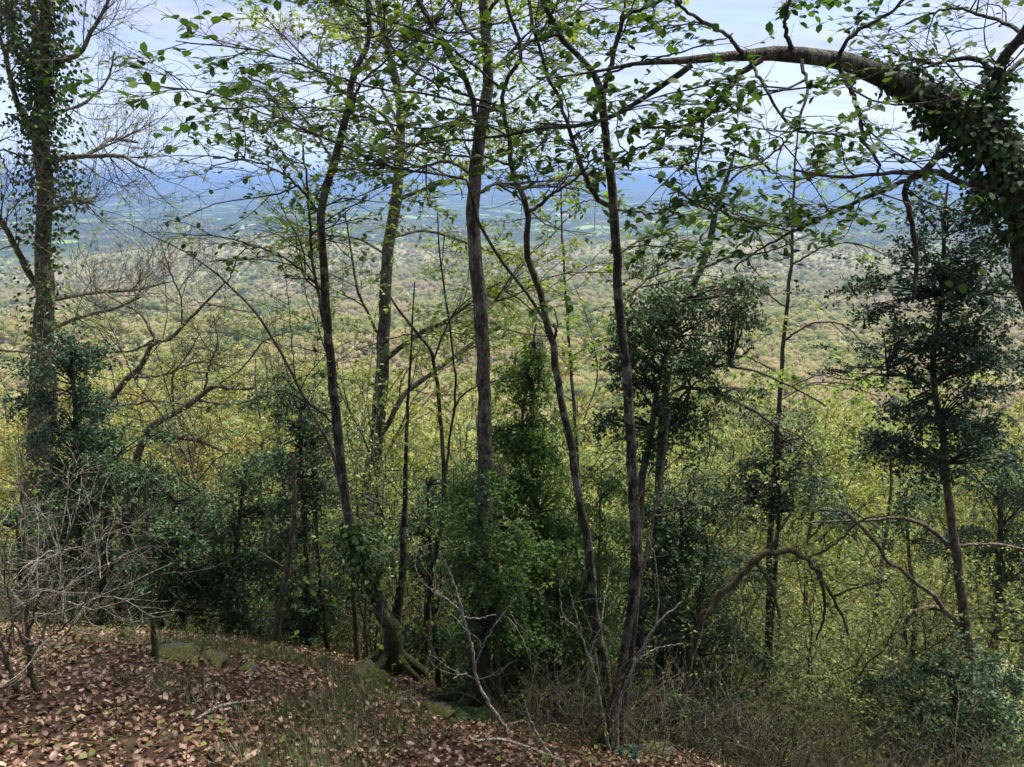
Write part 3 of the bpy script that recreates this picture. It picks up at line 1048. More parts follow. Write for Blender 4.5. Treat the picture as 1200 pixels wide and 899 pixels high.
def traced_tree(name, label, d, trunk, limbs=(), seed=1, barkm=M_DARK, twigm=M_TWIGD, leafm_=L_BEECH, cat_='tree', group=None,
                twigs=dict(), leaf=dict(), singles=0, stems=(), ivy=None, trunk_twigs=None, template=None, sides=11, ground=True, wk=0.62, wob=0.004, roots=0):
    WK[0] = wk
    rg = np.random.default_rng(seed)
    if d is None:
        d = ground_hit(trunk[-1][0], trunk[-1][1])
    tp, trr = trace(trunk, d, 48, seed=seed, ground=ground, wob=wob)
    o0 = base_of(tp) if ground else tp[-1]
    root = thing(name, o0, label, cat_, group)
    b = Mesh(o0)
    b.tubes(tp, trr, sides)
    tro = b.build('trunk', barkm, root)
    if roots:
        r0 = trr[-6:].mean()
        a0 = rg.uniform(0, 6.28)
        for k in range(roots):
            a = a0 + k * 6.28 / roots + rg.uniform(-.35, .35)
            t = np.linspace(0, 1, 9)
            L = r0 * rg.uniform(3.2, 6.5)
            out_ = np.array([math.cos(a), math.sin(a)])
            bend = np.array([-out_[1], out_[0]]) * rg.normal() * 0.5
            xy = o0[:2] + out_ * (r0 * 0.35 + t[:, None] * L) + bend * (t[:, None] ** 2) * L
            zz_ = H(xy[:, 0], xy[:, 1]) + r0 * (2.3 * (1 - t) ** 2.2) + r0 * 0.25 - t * r0 * 1.0
            b = Mesh(o0)
            b.tubes(np.concatenate([xy, zz_[:, None]], 1), r0 * np.linspace(0.5, 0.1, 9) * (1 + rg.normal(size=9) * .12), 8)
            b.build('root', barkm, root)
    for k, s in enumerate(stems):
        sp, sr = trace(s, d, 30, seed=seed + 50 + k, ground=ground)
        b = Mesh(o0)
        b.tubes(sp, sr, 9)
        b.build('stem', barkm, root)
        limbs = list(limbs)
    P1, R1 = [], []
    for k, s in enumerate(limbs):
        lp, lr = trace(s, d, 26, seed=seed + 90 + k)
        b = Mesh(o0)
        b.tubes(lp, lr, 7)
        b.build('branch', barkm, root)
        P1.append(lp)
        R1.append(lr)
    tw = dict(p1=3.0, l1=(0.5, 1.2), p2=4.0, l2=(0.25, 0.6), p3=6.0, l3=(0.1, 0.3), tr=(0.25, 1.0), planar=0.5, trop=0.03, wander=0.2, ang=(50, 15), rmin=0.0016)
    tw.update(twigs)
    A = [np.zeros((0, 7, 3)), np.zeros((0, 7))]
    src = []
    if P1:
        src.append((np.array(P1), np.array(R1), tw['p1'], tw['tr']))
    if trunk_twigs:
        src.append((tp[None][:, ::-1], trr[None][:, ::-1], trunk_twigs[0], trunk_twigs[1]))
    for sp_, sr_, dn, trg in src:
        q, r = spawn(sp_, sr_, dn, trg, tw['ang'], tw['l1'], npts=7, wander=tw['wander'], trop=tw['trop'], planar=tw['planar'], rng=rg, rmin=tw['rmin'] * 1.6, rk=0.008, bias=tw.get('bias'))
        A[0] = np.concatenate([A[0], q])
        A[1] = np.concatenate([A[1], r])
    l2, r2 = spawn(A[0], A[1], tw['p2'], (0.15, 1), (45, 13), tw['l2'], npts=5, wander=tw['wander'], trop=tw['trop'], planar=tw['planar'], rng=rg, rmin=tw['rmin'] * 1.2, rk=0.007)
    l3, r3 = spawn(l2, r2, tw['p3'], (0.15, 1), (42, 13), tw['l3'], npts=4, wander=tw['wander'], trop=tw['trop'], planar=tw['planar'], rng=rg, rmin=tw['rmin'], rk=0.006)
    b = Mesh(o0)
    b.tubes(A[0], A[1], 5)
    b.tubes(l2, r2, 4)
    b.tubes(l3, r3, 3)
    if b.n:
        o = b.build('twigs', twigm, root)
        o['kind'] = 'stuff'
    lf = dict(pm=14, size=(0.045, 0.065), prob=0.8, flat=0.24, planar=0.85, droop=0.12)
    lf.update(leaf)
    if lf['pm'] > 0:
        kw = dict(size=lf['size'], rng=rg, flat=lf['flat'], planar=lf['planar'], droop=lf['droop'])
        lv = cat(leaf_along(l3, lf['pm'], prob=lf['prob'], **kw), leaf_along(l2, lf['pm'] * 0.5, prob=lf['prob'], **kw))
        if 'keep' in lf:
            x, y, z = project(lv[0])
            m = lf['keep'](lv[0], rg)
            lv = tuple(k[m] for k in lv)
        one, rest = pick_single(lv, singles) if singles else (None, lv)
        b = Mesh(o0)
        b.leaves(rest, template or (BEECH if singles else KITE))
        if b.n:
            cr_ = b.build('crown', leafm_, root)
            cr_['kind'] = 'stuff'
            if singles:
                leaf_objects(one, leafm_, cr_, o0)
    if ivy:
        b = Mesh(o0)
        for line, pm, spread, size in ivy:
            ip, ir = trace(line, d, 30, seed=seed + 7)
            b.leaves(ivy_on(ip, ir, pm, spread, size, rg), IVYL)
        o = b.build('ivy', L_IVY, tro)
        o['kind'] = 'stuff'
    return root


def build_crest_trees():
    # ---- the ivy-clad grey beech on the left
    traced_tree('ivy_clad_beech', 'tall grey tree with ivy climbing its trunk and bare side twigs, behind the dark shrubs', 14.0,
                [(55, -150, 8), (54, -60, 10), (53, 0, 12), (52, 60, 14), (50, 110, 17), (48, 160, 21), (53, 220, 20), (51, 290, 19), (53, 330, 23),
                 (51, 380, 25), (49, 430, 27), (46, 500, 28), (43, 570, 29), (42, 620, 31)],
                [[(42, 160, 9), (24, 130, 7), (14, 100, 6, -.4), (5, 60, 5, -.6), (-10, 20, 3, -.8)],
                 [(50, 90, 9), (28, 60, 8, .3), (14, 30, 7, .4), (8, 0, 6, .4), (5, -60, 4, .5)],
                 [(55, 92, 8), (67, 72, 8), (93, 63, 6, -.5), (107, 37, 5, -.8), (123, 10, 4, -1), (138, -25, 3, -1)],
                 [(58, 185, 8), (110, 183, 6, -.6), (143, 183, 5, -1), (160, 193, 4, -1.2), (178, 201, 3, -1.3)],
                 [(100, 183, 5, -.5), (118, 172, 5, -.3), (131, 163, 4, 0), (162, 167, 3, .3)],
                 [(60, 385, 6), (100, 370, 5, -.4), (133, 362, 4, -.6), (165, 348, 3, -.8)],
                 [(60, 352, 6), (110, 343, 5, .5), (157, 340, 4, .8), (200, 330, 3, 1.2)],
                 [(47, 338, 9), (36, 325, 9), (22, 297, 8, -.3), (0, 257, 7, -.8), (-25, 225, 6, -1)],
                 [(48, 415, 4), (20, 412, 3, .3), (-10, 410, 3, .5)],
                 [(55, 140, 6), (75, 130, 4, .4), (100, 120, 4, .7), (125, 95, 3, 1), (135, 60, 2, 1)],
                 [(55, 250, 5), (85, 235, 4, -.5), (110, 240, 3, -.8)],
                 [(53, 40, 6), (35, 10, 5, -.3), (20, -40, 4, -.5)]],
                seed=3, barkm=M_GREY, twigm=M_TWIG, leafm_=L_YEL,
                twigs=dict(p1=11, l1=(0.5, 1.6), p2=8.0, l2=(0.3, 0.8), p3=6.0, l3=(0.15, 0.4), planar=0.0, trop=0.10, wander=0.16, rmin=0.003, tr=(0.2, 1)),
                leaf=dict(pm=2.6, size=(0.05, 0.08), prob=0.4, droop=0.5), trunk_twigs=(1.5, (0.35, 1.0)),
                wk=0.75, stems=[[(60, 395, 6, .2), (62, 440, 10, .2), (61, 490, 12, .2), (55, 560, 14, .2), (52, 620, 15, .2)]],
                ivy=[([(54, -60, 10), (53, 0, 12), (52, 60, 14), (50, 110, 17), (48, 165, 21)], 950, 0.55, (0.06, 0.10)),
                     ([(48, 165, 21), (53, 220, 20), (53, 290, 19)], 420, 0.42, (0.06, 0.10)),
                     ([(48, 110, 9), (28, 60, 8, .3), (14, 30, 7, .4), (8, 0, 6, .4)], 420, 0.22, (0.06, 0.09)),
                     ([(52, 300, 19), (53, 330, 23), (50, 430, 27)], 130, 0.3, (0.06, 0.10)),
                     ([(60, 180, 5), (85, 215, 3, -.2), (95, 245, 3, -.2)], 250, 0.28, (0.05, 0.09))])

    # ---- dark slim tree with mossy foot
    traced_tree('slim_dark_tree', roots=5, wk=0.68, label= 'slim dark tree bowing left above a mossy forked foot at the crest', d=None,
                trunk=[(426, -120, 6), (430, 0, 8), (432, 50, 8), (413, 90, 10), (408, 130, 12), (391, 190, 13), (376, 250, 13), (381, 340, 14), (390, 450, 15),
                 (400, 550, 16), (408, 605, 16), (420, 657, 18), (434, 685, 21), (450, 720, 25), (460, 742, 30), (459, 788, 36)],
                limbs=[[(408, 135, 6), (425, 95, 4, -.2), (470, 60, 3, -.4), (520, 20, 3, -.6)],
                 [(376, 250, 5), (340, 210, 4, -.2), (300, 190, 3, -.4), (250, 185, 3, -.6)],
                 [(391, 190, 5), (365, 150, 4, .3), (330, 110, 3, .5), (290, 90, 3, .6)],
                 [(430, 30, 5), (400, 0, 4), (360, -30, 3, .3)],
                 [(381, 345, 5), (362, 325, 4, -.1), (330, 300, 3, -.3), (285, 285, 3, -.4)],
                 [(383, 400, 6, .05), (374, 350, 5, .1), (365, 300, 5, .1), (362, 240, 4, .1), (355, 170, 3, .1)],
                 [(412, 95, 5), (440, 60, 4, .4), (470, 10, 3, .7), (500, -60, 2, .9)],
                 [(395, 500, 4), (360, 470, 3, -.2), (330, 440, 2.5, -.3)]],
                seed=12, twigs=dict(p1=14, l1=(0.35, 1.1), p2=9, l2=(0.2, 0.5), p3=6, l3=(0.08, 0.25)),
                leaf=dict(pm=16, size=(0.04, 0.06), prob=0.55), leafm_=L_BEECH, singles=200,
                stems=[[(486, 330, 2, .5), (481, 420, 4, .4), (477, 500, 6, .35), (475, 560, 8, .3), (473, 633, 11, .2), (469, 700, 14, .1), (463, 738, 18, .05), (462, 788, 22)]],
                ivy=[([(410, 612, 15), (425, 660, 18), (442, 690, 20)], 1500, 0.26, (0.03, 0.05))])

    # ---- grey beech behind
    traced_tree('grey_beech', wk=0.62, label= 'pale grey beech with wide upswept limbs, standing behind the slim dark tree', d=12.0,
                trunk=[(440, -130, 8), (443, 0, 11), (452, 45, 12), (468, 117, 15), (468, 187, 18), (464, 233, 20), (454, 300, 22), (450, 380, 24), (447, 450, 26),
                 (440, 520, 28), (432, 580, 30), (429, 620, 33)],
                limbs=[[(465, 160, 7), (447, 133, 6, -.3), (420, 120, 5, -.6), (380, 90, 4, -.9), (330, 40, 3, -1.1)],
                 [(470, 232, 8), (486, 226, 7, -.2), (510, 217, 6, -.5), (535, 210, 5, -.7), (580, 190, 3, -.9)],
                 [(470, 190, 7), (497, 163, 6, .4), (540, 140, 5, .8), (590, 125, 4, 1.2), (640, 90, 3, 1.4)],
                 [(462, 278, 6), (490, 271, 5, .3), (513, 273, 5, .5), (545, 284, 4, .8), (590, 300, 3, 1)],
                 [(455, 418, 10), (483, 397, 9, -.3), (505, 384, 8, -.5), (525, 375, 7, -.6), (560, 350, 5, -.8), (600, 340, 3, -1)],
                 [(443, 515, 11), (457, 493, 11), (473, 463, 10, .2), (507, 437, 9, .5), (550, 405, 7, .8), (580, 385, 5, 1)],
                 [(447, 402, 6), (432, 368, 5, -.2), (420, 343, 5, -.3), (413, 305, 4, -.4), (405, 250, 3, -.5)],
                 [(468, 110, 7), (500, 70, 6, .3), (530, 20, 4, .6), (550, -40, 3, .8)],
                 [(452, 50, 6), (420, 20, 5, .3), (390, -20, 4, .5)],
                 [(455, 300, 5), (420, 280, 4, .3), (380, 275, 3, .6), (340, 260, 2.5, .8)],
                 [(465, 140, 6), (440, 90, 5, .6), (415, 40, 4, 1), (400, -20, 3, 1.2)]],
                seed=23, barkm=M_GREY, twigm=M_TWIG, leafm_=L_YEL,
                twigs=dict(p1=10, l1=(0.5, 1.6), p2=8, l2=(0.3, 0.8), p3=6, l3=(0.15, 0.4), planar=0.4, rmin=0.0026),
                leaf=dict(pm=22, size=(0.055, 0.08), prob=0.8))

    # ---- straight trunk, ivy at its foot
    traced_tree('straight_grey_tree', roots=5, wk=0.7, label= 'straight grey trunk with mossy dark foot, ferns growing at its base', d=None,
                trunk=[(566, -140, 11), (567, 0, 14), (571, 60, 16), (572, 105, 18), (563, 150, 20), (559, 190, 21), (554, 250, 22), (557, 300, 22), (563, 360, 23),
                 (566, 430, 23), (568, 500, 24), (568, 600, 26), (566, 680, 29), (562, 760, 36), (560, 838, 44)],
                limbs=[[(558, 140, 9), (550, 103, 9), (527, 67, 8, -.2), (513, 40, 7, -.3), (490, 0, 6, -.4), (470, -50, 4, -.5)],
                 [(570, 90, 6), (600, 60, 5, .3), (640, 40, 4, .6), (690, 0, 3, .9)],
                 [(571, 60, 6), (545, 30, 5, .4), (530, -20, 4, .6)],
                 [(556, 230, 6), (585, 215, 5, .4), (620, 220, 4, .8), (670, 205, 3, 1.2)],
                 [(557, 205, 6), (525, 190, 5, .5), (490, 195, 4, .8), (440, 180, 3, 1.2)],
                 [(563, 370, 5), (590, 340, 4, .6), (620, 300, 3, .9)],
                 [(568, 20, 6), (590, -10, 5, -.2), (620, -60, 4, -.4)]],
                seed=31, barkm=M_GREY, twigm=M_TWIG, leafm_=L_YEL,
                twigs=dict(p1=17, l1=(0.4, 1.4), p2=9, l2=(0.2, 0.6), p3=6, l3=(0.1, 0.3), planar=0.4, rmin=0.002),
                leaf=dict(pm=28, size=(0.045, 0.068), prob=0.8),
                ivy=[([(566, 690, 29), (562, 760, 36), (560, 830, 44)], 380, 0.12, (0.03, 0.05))])

    # ---- thin tree, scarred, branches fanning to the left
    traced_tree('scarred_thin_tree', wk=0.62, label= 'thin dark tree with a scar midway and long branches fanning out, crossing the straight trunk', d=5.3,
                trunk=[(587, -60, 5), (592, 0, 6), (612, 62, 7), (590, 100, 8), (592, 135, 8), (598, 165, 9), (600, 200, 10), (618, 247, 11), (617, 295, 12), (633, 343, 13),
                 (647, 400, 14), (660, 477, 14), (672, 540, 15), (681, 600, 15), (690, 645, 16), (694, 690, 17), (699, 735, 18), (707, 775, 20), (711, 820, 22), (709, 868, 26)],
                limbs=[[(646, 392, 7), (640, 378, 7), (613, 337, 6, -.1), (580, 296, 6, -.2), (556, 248, 6, -.3), (550, 214, 5, -.35), (510, 203, 5, -.4), (467, 199, 4, -.5),
                  (400, 170, 4, -.6), (330, 140, 3, -.7), (250, 112, 3, -.8), (165, 98, 2.5, -.9)],
                 [(591, 130, 6), (555, 124, 5, -.1), (500, 112, 4, -.3), (440, 103, 4, -.5), (380, 85, 3, -.7), (300, 60, 3, -.9), (205, 48, 2, -1)],
                 [(591, 128, 6), (580, 123, 5), (510, 97, 4, -.1), (467, 67, 4, -.2), (433, 0, 3, -.3), (410, -50, 2, -.4)],
                 [(590, 105, 5), (543, 67, 5, .1), (510, 43, 4, .1), (450, 23, 3, .1), (400, 3, 3, 0), (330, -30, 2, 0)],
                 [(618, 250, 8), (630, 242, 7), (647, 228, 6, -.1), (677, 207, 4, -.3), (700, 180, 3, -.5)],
                 [(601, 195, 5), (570, 185, 4, .2), (520, 180, 3, .5), (450, 160, 3, .7)],
                 [(610, 60, 5), (640, 30, 4, -.2), (660, -20, 3, -.3)],
                 [(648, 400, 5), (652, 390, 5), (649, 380, 4)],
                 [(597, 160, 4), (560, 145, 3, -.3), (480, 150, 3, -.6), (400, 130, 3, -.9), (320, 125, 2.5, -1.1), (240, 128, 2, -1.3)]],
                seed=44, twigs=dict(p1=13, l1=(0.25, 0.8), p2=9, l2=(0.15, 0.4), p3=6, l3=(0.06, 0.2), planar=0.65, tr=(0.2, 1), rmin=0.0014),
                leaf=dict(pm=17, size=(0.05, 0.078), prob=0.6), singles=300)

    # ---- main forked tree of the middle
    traced_tree('forked_dark_tree', roots=5, wk=0.6, label= 'dark tree forking twice high up, leaning stem rising from the pale brush', d=None,
                trunk=[(620, -80, 7), (635, 0, 9), (655, 40, 10), (680, 70, 11), (700, 90, 12), (706, 112, 15), (708, 150, 15), (715, 200, 16), (720, 250, 18), (722, 300, 17),
                 (727, 370, 18), (735, 450, 19), (742, 560, 20), (746, 650, 21), (743, 700, 23), (737, 750, 25), (731, 795, 28), (722, 835, 33), (714, 872, 40)],
                limbs=[[(707, 112, 10), (714, 85, 9), (727, 30, 8, -.2), (740, 15, 7, -.3), (775, 0, 5, -.4), (820, -40, 4, -.6)],
                 [(721, 243, 11), (712, 241, 10), (700, 232, 10), (683, 200, 9, -.1), (672, 170, 8, -.1), (660, 130, 7, -.2), (640, 80, 6, -.2), (622, 20, 6, -.3), (618, -40, 4, -.3)],
                 [(726, 30, 5, -.2), (735, -10, 4, -.2), (740, -60, 3)],
                 [(722, 245, 6), (745, 248, 5, -.2), (770, 250, 4, -.4), (800, 235, 3, -.6)],
                 [(722, 300, 5), (745, 285, 4, .2), (790, 270, 3, .4)],
                 [(715, 200, 4), (735, 180, 4, -.3), (770, 165, 3, -.6), (830, 150, 2.5, -.9)],
                 [(668, 165, 4), (690, 150, 3, -.3), (730, 130, 3, -.5), (790, 115, 2.5, -.7)],
                 [(655, 40, 5), (620, 50, 4, -.2), (590, 80, 3, -.4)],
                 [(700, 90, 4), (745, 75, 4, -.4), (800, 60, 3, -.8), (860, 40, 2.5, -1)],
                 [(727, 365, 5), (745, 340, 5, .1), (765, 320, 4, .2), (800, 290, 3, .3)]],
                seed=52, twigs=dict(p1=11, l1=(0.25, 0.85), p2=9, l2=(0.15, 0.4), p3=6, l3=(0.06, 0.2), planar=0.65, rmin=0.0014),
                leaf=dict(pm=32, size=(0.036, 0.068), prob=0.78), singles=300)

    # ---- great arching ivy bough from the right
    traced_tree('arching_ivy_tree', wk=0.8, label= 'big leaning tree smothered in ivy, its bough arching over the view', d=5.0,
                trunk=[(640, 92, 1, -.8), (690, 86, 2.5, -.65), (740, 76, 5, -.5), (790, 71, 9, -.4), (850, 68, 13, -.3), (900, 62, 17, -.2), (930, 65, 19, -.2), (965, 67, 20, -.1), (1000, 76, 23), (1040, 92, 25), (1080, 108, 29), (1120, 132, 35), (1160, 160, 42),
                 (1188, 205, 46), (1205, 260, 46), (1216, 330, 44), (1245, 450, 48), (1275, 600, 54), (1300, 800, 62)],
                limbs=[[(810, 76, 9, -.4), (790, 90, 8, -.4), (750, 117, 7, -.3), (705, 141, 6, -.2), (640, 151, 5, -.1), (580, 160, 4), (500, 168, 3, .1), (430, 180, 2.5, .1)],
                 [(893, 70, 8, -.3), (867, 87, 8, -.3), (843, 117, 8, -.3), (823, 140, 7, -.3), (800, 147, 5, -.3), (760, 150, 4, -.4)],
                 [(985, 80, 6, -.1), (1000, 113, 6, -.2), (1007, 133, 5, -.2), (1013, 163, 5, -.2), (1030, 190, 4, -.2), (1028, 205, 3, -.2)],
                 [(1185, 222, 12), (1150, 214, 9, -.1), (1133, 217, 9, -.1), (1100, 203, 8, -.2), (1073, 202, 7, -.2), (1033, 203, 5, -.3), (980, 207, 4, -.3), (930, 200, 3, -.4)],
                 [(1140, 155, 11), (1127, 163, 10), (1100, 183, 9), (1083, 200, 9, .1), (1062, 217, 8, .1), (1063, 240, 7, .1), (1074, 290, 6, .1), (1070, 355, 4, .1)],
                 [(1072, 210, 6, .1), (1060, 211, 6, .1), (1013, 233, 6, .2), (967, 253, 5, .3), (927, 273, 4, .4), (893, 291, 3, .5), (860, 315, 2.5, .6)],
                 [(1165, 180, 18), (1163, 123, 15), (1170, 87, 14), (1177, 67, 13), (1202, 37, 11, -.1), (1220, -10, 10, -.1), (1230, -80, 8)],
                 [(1168, 90, 7), (1150, 72, 6, .1), (1133, 68, 6, .2), (1110, 71, 5, .3), (1086, 75, 4, .4), (1040, 60, 3, .5)],
                 [(1140, 150, 8), (1148, 120, 7, .2), (1170, 95, 7, .2), (1200, 70, 6, .3)],
                 [(930, 62, 7, -.2), (920, 30, 5, -.3), (930, -20, 4, -.4)],
                 [(870, 66, 6, -.3), (850, 40, 5, -.5), (800, 10, 4, -.7), (760, -40, 3, -.9)],
                 [(980, 72, 6, -.1), (1000, 40, 5, -.2), (1050, 10, 4, -.3), (1090, -40, 3, -.4)],
                 [(940, 70, 5, -.3), (945, 110, 4, -.5), (925, 160, 3, -.7), (890, 190, 2.5, -.9), (850, 200, 2, -1)],
                 [(880, 72, 5, -.3), (900, 110, 4, -.5), (930, 150, 3, -.6), (990, 160, 2.5, -.7)],
                 [(823, 142, 5, -.3), (822, 170, 4, -.3), (815, 200, 3, -.3), (835, 240, 3, -.3), (870, 260, 2, -.3)],
                 [(1202, 40, 5, -.1), (1160, 20, 4, .2), (1110, 10, 3, .4), (1060, 30, 2.5, .5)]],
                seed=63, barkm=M_DARKB, sides=14,
                twigs=dict(p1=12, l1=(0.25, 0.85), p2=9, l2=(0.15, 0.42), p3=6, l3=(0.06, 0.2), planar=0.6, rmin=0.0014, tr=(0.15, 1)),
                leaf=dict(pm=36, size=(0.038, 0.07), prob=0.78,
                          keep=lambda p, rg: (rg.random(len(p)) < np.interp(project(p)[0], [650, 780, 1000, 1060, 1200], [.5, 1, .9, .28, .22]))), singles=300,
                ivy=[([(1035, 86, 26), (1070, 100, 32), (1110, 128, 38)], 1300, 0.05, (0.025, 0.045)),
                     ([(1100, 122, 36), (1150, 165, 46), (1180, 205, 52), (1198, 260, 54)], 2600, 0.085, (0.024, 0.05)),
                     ([(1198, 260, 54), (1208, 330, 54)], 300, 0.05, (0.028, 0.05)),
                     ([(1165, 175, 16), (1163, 123, 15), (1172, 80, 14)], 700, 0.06, (0.03, 0.05))])

    lg = leafm('light_green_leaf', [(0.10, 0.17, 0.03), (0.16, 0.24, 0.04), (0.22, 0.28, 0.05), (0.13, 0.2, 0.035)], trans=0.5, tint=1.4)
    traced_tree('light_green_beech', wk=0.5, label='slender beech with hanging sprays of light green leaves behind the arching bough', d=8.0,
                trunk=[(935, 150, 3), (930, 220, 5), (928, 300, 7), (918, 400, 9), (910, 520, 11), (902, 640, 13), (900, 760, 15)],
                limbs=[[(929, 290, 5), (900, 265, 4, -.3), (860, 250, 3, -.5), (810, 255, 2.5, -.7), (770, 270, 2, -.8)],
                       [(928, 310, 5), (965, 290, 4, -.3), (1000, 285, 3, -.5), (1040, 300, 2, -.7)],
                       [(922, 360, 5), (890, 340, 4, .3), (860, 330, 3, .5), (820, 340, 2, .6)],
                       [(918, 400, 5), (950, 380, 4, -.4), (985, 380, 3, -.6), (1010, 400, 2, -.8)],
                       [(915, 440, 5), (880, 420, 4, -.3), (850, 415, 3, -.5)],
                       [(913, 470, 5), (950, 450, 4, .3), (990, 450, 3, .6), (1030, 465, 2, .8)],
                       [(931, 220, 4), (960, 205, 3, .3), (1000, 200, 2, .5)], [(931, 210, 4), (895, 200, 3, .4), (850, 195, 2, .7)]],
                seed=112, barkm=M_BRN, twigm=M_TWIG, leafm_=lg,
                twigs=dict(p1=9, l1=(0.3, 0.9), p2=7, l2=(0.2, 0.5), p3=6, l3=(0.1, 0.25), planar=0.6, trop=-0.03, rmin=0.0016), leaf=dict(pm=30, size=(0.05, 0.075), prob=0.8))
    traced_tree('light_green_beech', wk=0.45, label='slender beech with light green leaves between the scarred tree and the forked tree', d=8.6,
                trunk=[(655, 190, 3), (658, 260, 5), (664, 360, 7), (672, 470, 9), (680, 600, 11), (686, 760, 14)],
                limbs=[[(658, 250, 4), (690, 235, 3, -.3), (720, 240, 2, -.5)], [(659, 270, 4), (630, 255, 3, .3), (600, 260, 2, .5)], [(662, 330, 4), (695, 310, 3, .3), (730, 310, 2, .5)],
                       [(664, 350, 4), (630, 330, 3, -.3), (600, 335, 2, -.5)], [(668, 420, 4), (700, 400, 3, -.3), (735, 405, 2, -.5)], [(672, 470, 4), (640, 455, 3, .4), (610, 460, 2, .6)],
                       [(684, 493, 4), (700, 440, 4, .2), (690, 380, 3, .3), (672, 330, 2, .3)]],
                seed=113, barkm=M_GREY, twigm=M_TWIG, leafm_=lg,
                twigs=dict(p1=9, l1=(0.3, 0.9), p2=7, l2=(0.2, 0.5), p3=6, l3=(0.1, 0.25), planar=0.5, trop=0.0, rmin=0.0016), leaf=dict(pm=26, size=(0.045, 0.068), prob=0.75))

    # ---- twin thin stems
    traced_tree('twin_stem_sapling', wk=0.52, label= 'thin dark forked sapling with a zigzag stem beside the straight trunk', d=6.6,
                trunk=[(450, 335, 4), (467, 363, 5), (497, 400, 7), (508, 423, 8), (515, 480, 9), (520, 540, 10), (520, 597, 11), (511, 643, 12), (501, 710, 14), (499, 747, 15), (493, 800, 18)],
                limbs=[[(508, 423, 5), (518, 395, 4), (530, 370, 4), (550, 350, 3), (590, 330, 2.5)],
                 [(523, 556, 6), (528, 507, 6, .1), (533, 473, 6, .1), (533, 433, 5, .1), (525, 367, 5, .1), (517, 310, 4, .1), (512, 250, 3, .1)],
                 [(531, 480, 5, .1), (545, 460, 4), (575, 448, 3, -.1), (610, 440, 2, -.2)],
                 [(497, 400, 4), (480, 392, 3), (450, 400, 2.5), (420, 410, 2)],
                 [(500, 745, 8), (508, 725, 7, .1), (515, 700, 6, .1), (518, 660, 4, .1)]],
                seed=71, twigs=dict(p1=4, l1=(0.3, 0.7), p2=4, l2=(0.15, 0.4), p3=4, planar=0.3), leaf=dict(pm=5, size=(0.04, 0.055), prob=0.4), leafm_=L_YEL)

    # ---- leaning thin sapling on the left
    traced_tree('leaning_sapling', wk=0.5, label= 'thin leaning sapling arching left from the slim dark tree', d=6.5,
                trunk=[(150, 262, 2.5), (190, 282, 3), (230, 303, 4), (267, 333, 5), (300, 367, 6), (323, 403, 6), (347, 447, 7), (367, 487, 7), (387, 523, 8), (402, 580, 9), (412, 650, 10), (418, 760, 12)],
                limbs=[[(267, 333, 3), (280, 300, 2.5), (300, 280, 2), (340, 270, 2)],
                 [(347, 447, 3), (342, 400, 2.5), (338, 350, 2), (330, 300, 2)],
                 [(300, 367, 3), (260, 360, 2.5), (220, 350, 2)]],
                seed=83, barkm=M_BRN, twigs=dict(p1=4, l1=(0.3, 0.6), p2=4, l2=(0.15, 0.3), p3=4), leaf=dict(pm=5, size=(0.04, 0.055), prob=0.35), leafm_=L_YEL, trunk_twigs=(2, (.5, 1)))

    # ---- bare tree with curved boughs on the left
    traced_tree('bare_leaning_tree', wk=0.6, label= 'bare dark tree leaning right with curved upswept branches beside the ivy-clad beech', d=11.0,
                trunk=[(265, 330, 3), (233, 363, 5), (213, 383, 6), (200, 397, 7), (178, 403, 8), (167, 427, 9), (150, 443, 10), (123, 477, 11), (110, 495, 12), (96, 530, 13), (88, 600, 14)],
                limbs=[[(180, 399, 5), (165, 407, 5), (150, 412, 4), (107, 413, 3), (70, 418, 2.5)],
                 [(182, 398, 5), (175, 385, 5), (163, 367, 4), (133, 350, 3), (110, 335, 2.5)],
                 [(213, 383, 4), (212, 350, 3), (200, 320, 3), (190, 290, 2)],
                 [(150, 443, 4), (190, 440, 4, -.3), (230, 425, 3, -.5), (270, 430, 2.5, -.7)],
                 [(123, 477, 5), (160, 473, 4, .3), (185, 470, 4, .5), (240, 478, 3, .8)]],
                seed=91, barkm=M_BRN, twigm=M_TWIG,
                twigs=dict(p1=9, l1=(0.5, 1.3), p2=7, l2=(0.25, 0.7), p3=6, l3=(0.12, 0.35), planar=0.1, trop=0.09, rmin=0.0026), leaf=dict(pm=3, size=(0.05, 0.07), prob=0.4),
                leafm_=L_YEL, trunk_twigs=(4, (.3, 1)))
    traced_tree('sprawling_bare_tree', wk=0.6, label= 'bare tree with a long pale sprawling bough lying over the dark shrubs', d=9.5,
                trunk=[(297, 455, 5), (275, 456, 7), (253, 452, 9), (240, 460, 10), (217, 477, 11), (180, 497, 12), (170, 512, 13), (158, 550, 14), (150, 620, 15)],
                limbs=[[(172, 513, 9), (200, 511, 8), (233, 517, 7, -.1), (250, 524, 6, -.2), (268, 531, 4, -.3)],
                 [(233, 470, 5), (260, 473, 4), (283, 472, 4), (307, 463, 3), (330, 440, 2.5)],
                 [(205, 487, 4), (202, 460, 4), (203, 440, 4), (210, 428, 3), (218, 418, 3), (235, 390, 2)],
                 [(240, 458, 5), (245, 430, 4), (255, 400, 3), (250, 370, 2.5)],
                 [(253, 452, 4), (285, 430, 3), (310, 400, 3), (350, 385, 2)]],
                seed=97, barkm=M_TAN, twigm=M_TWIG,
                twigs=dict(p1=11, l1=(0.4, 1.1), p2=8, l2=(0.25, 0.6), p3=6, l3=(0.12, 0.3), planar=0.0, trop=0.04, rmin=0.0024), leaf=dict(pm=5, size=(0.04, 0.06), prob=0.5), leafm_=L_YEL)

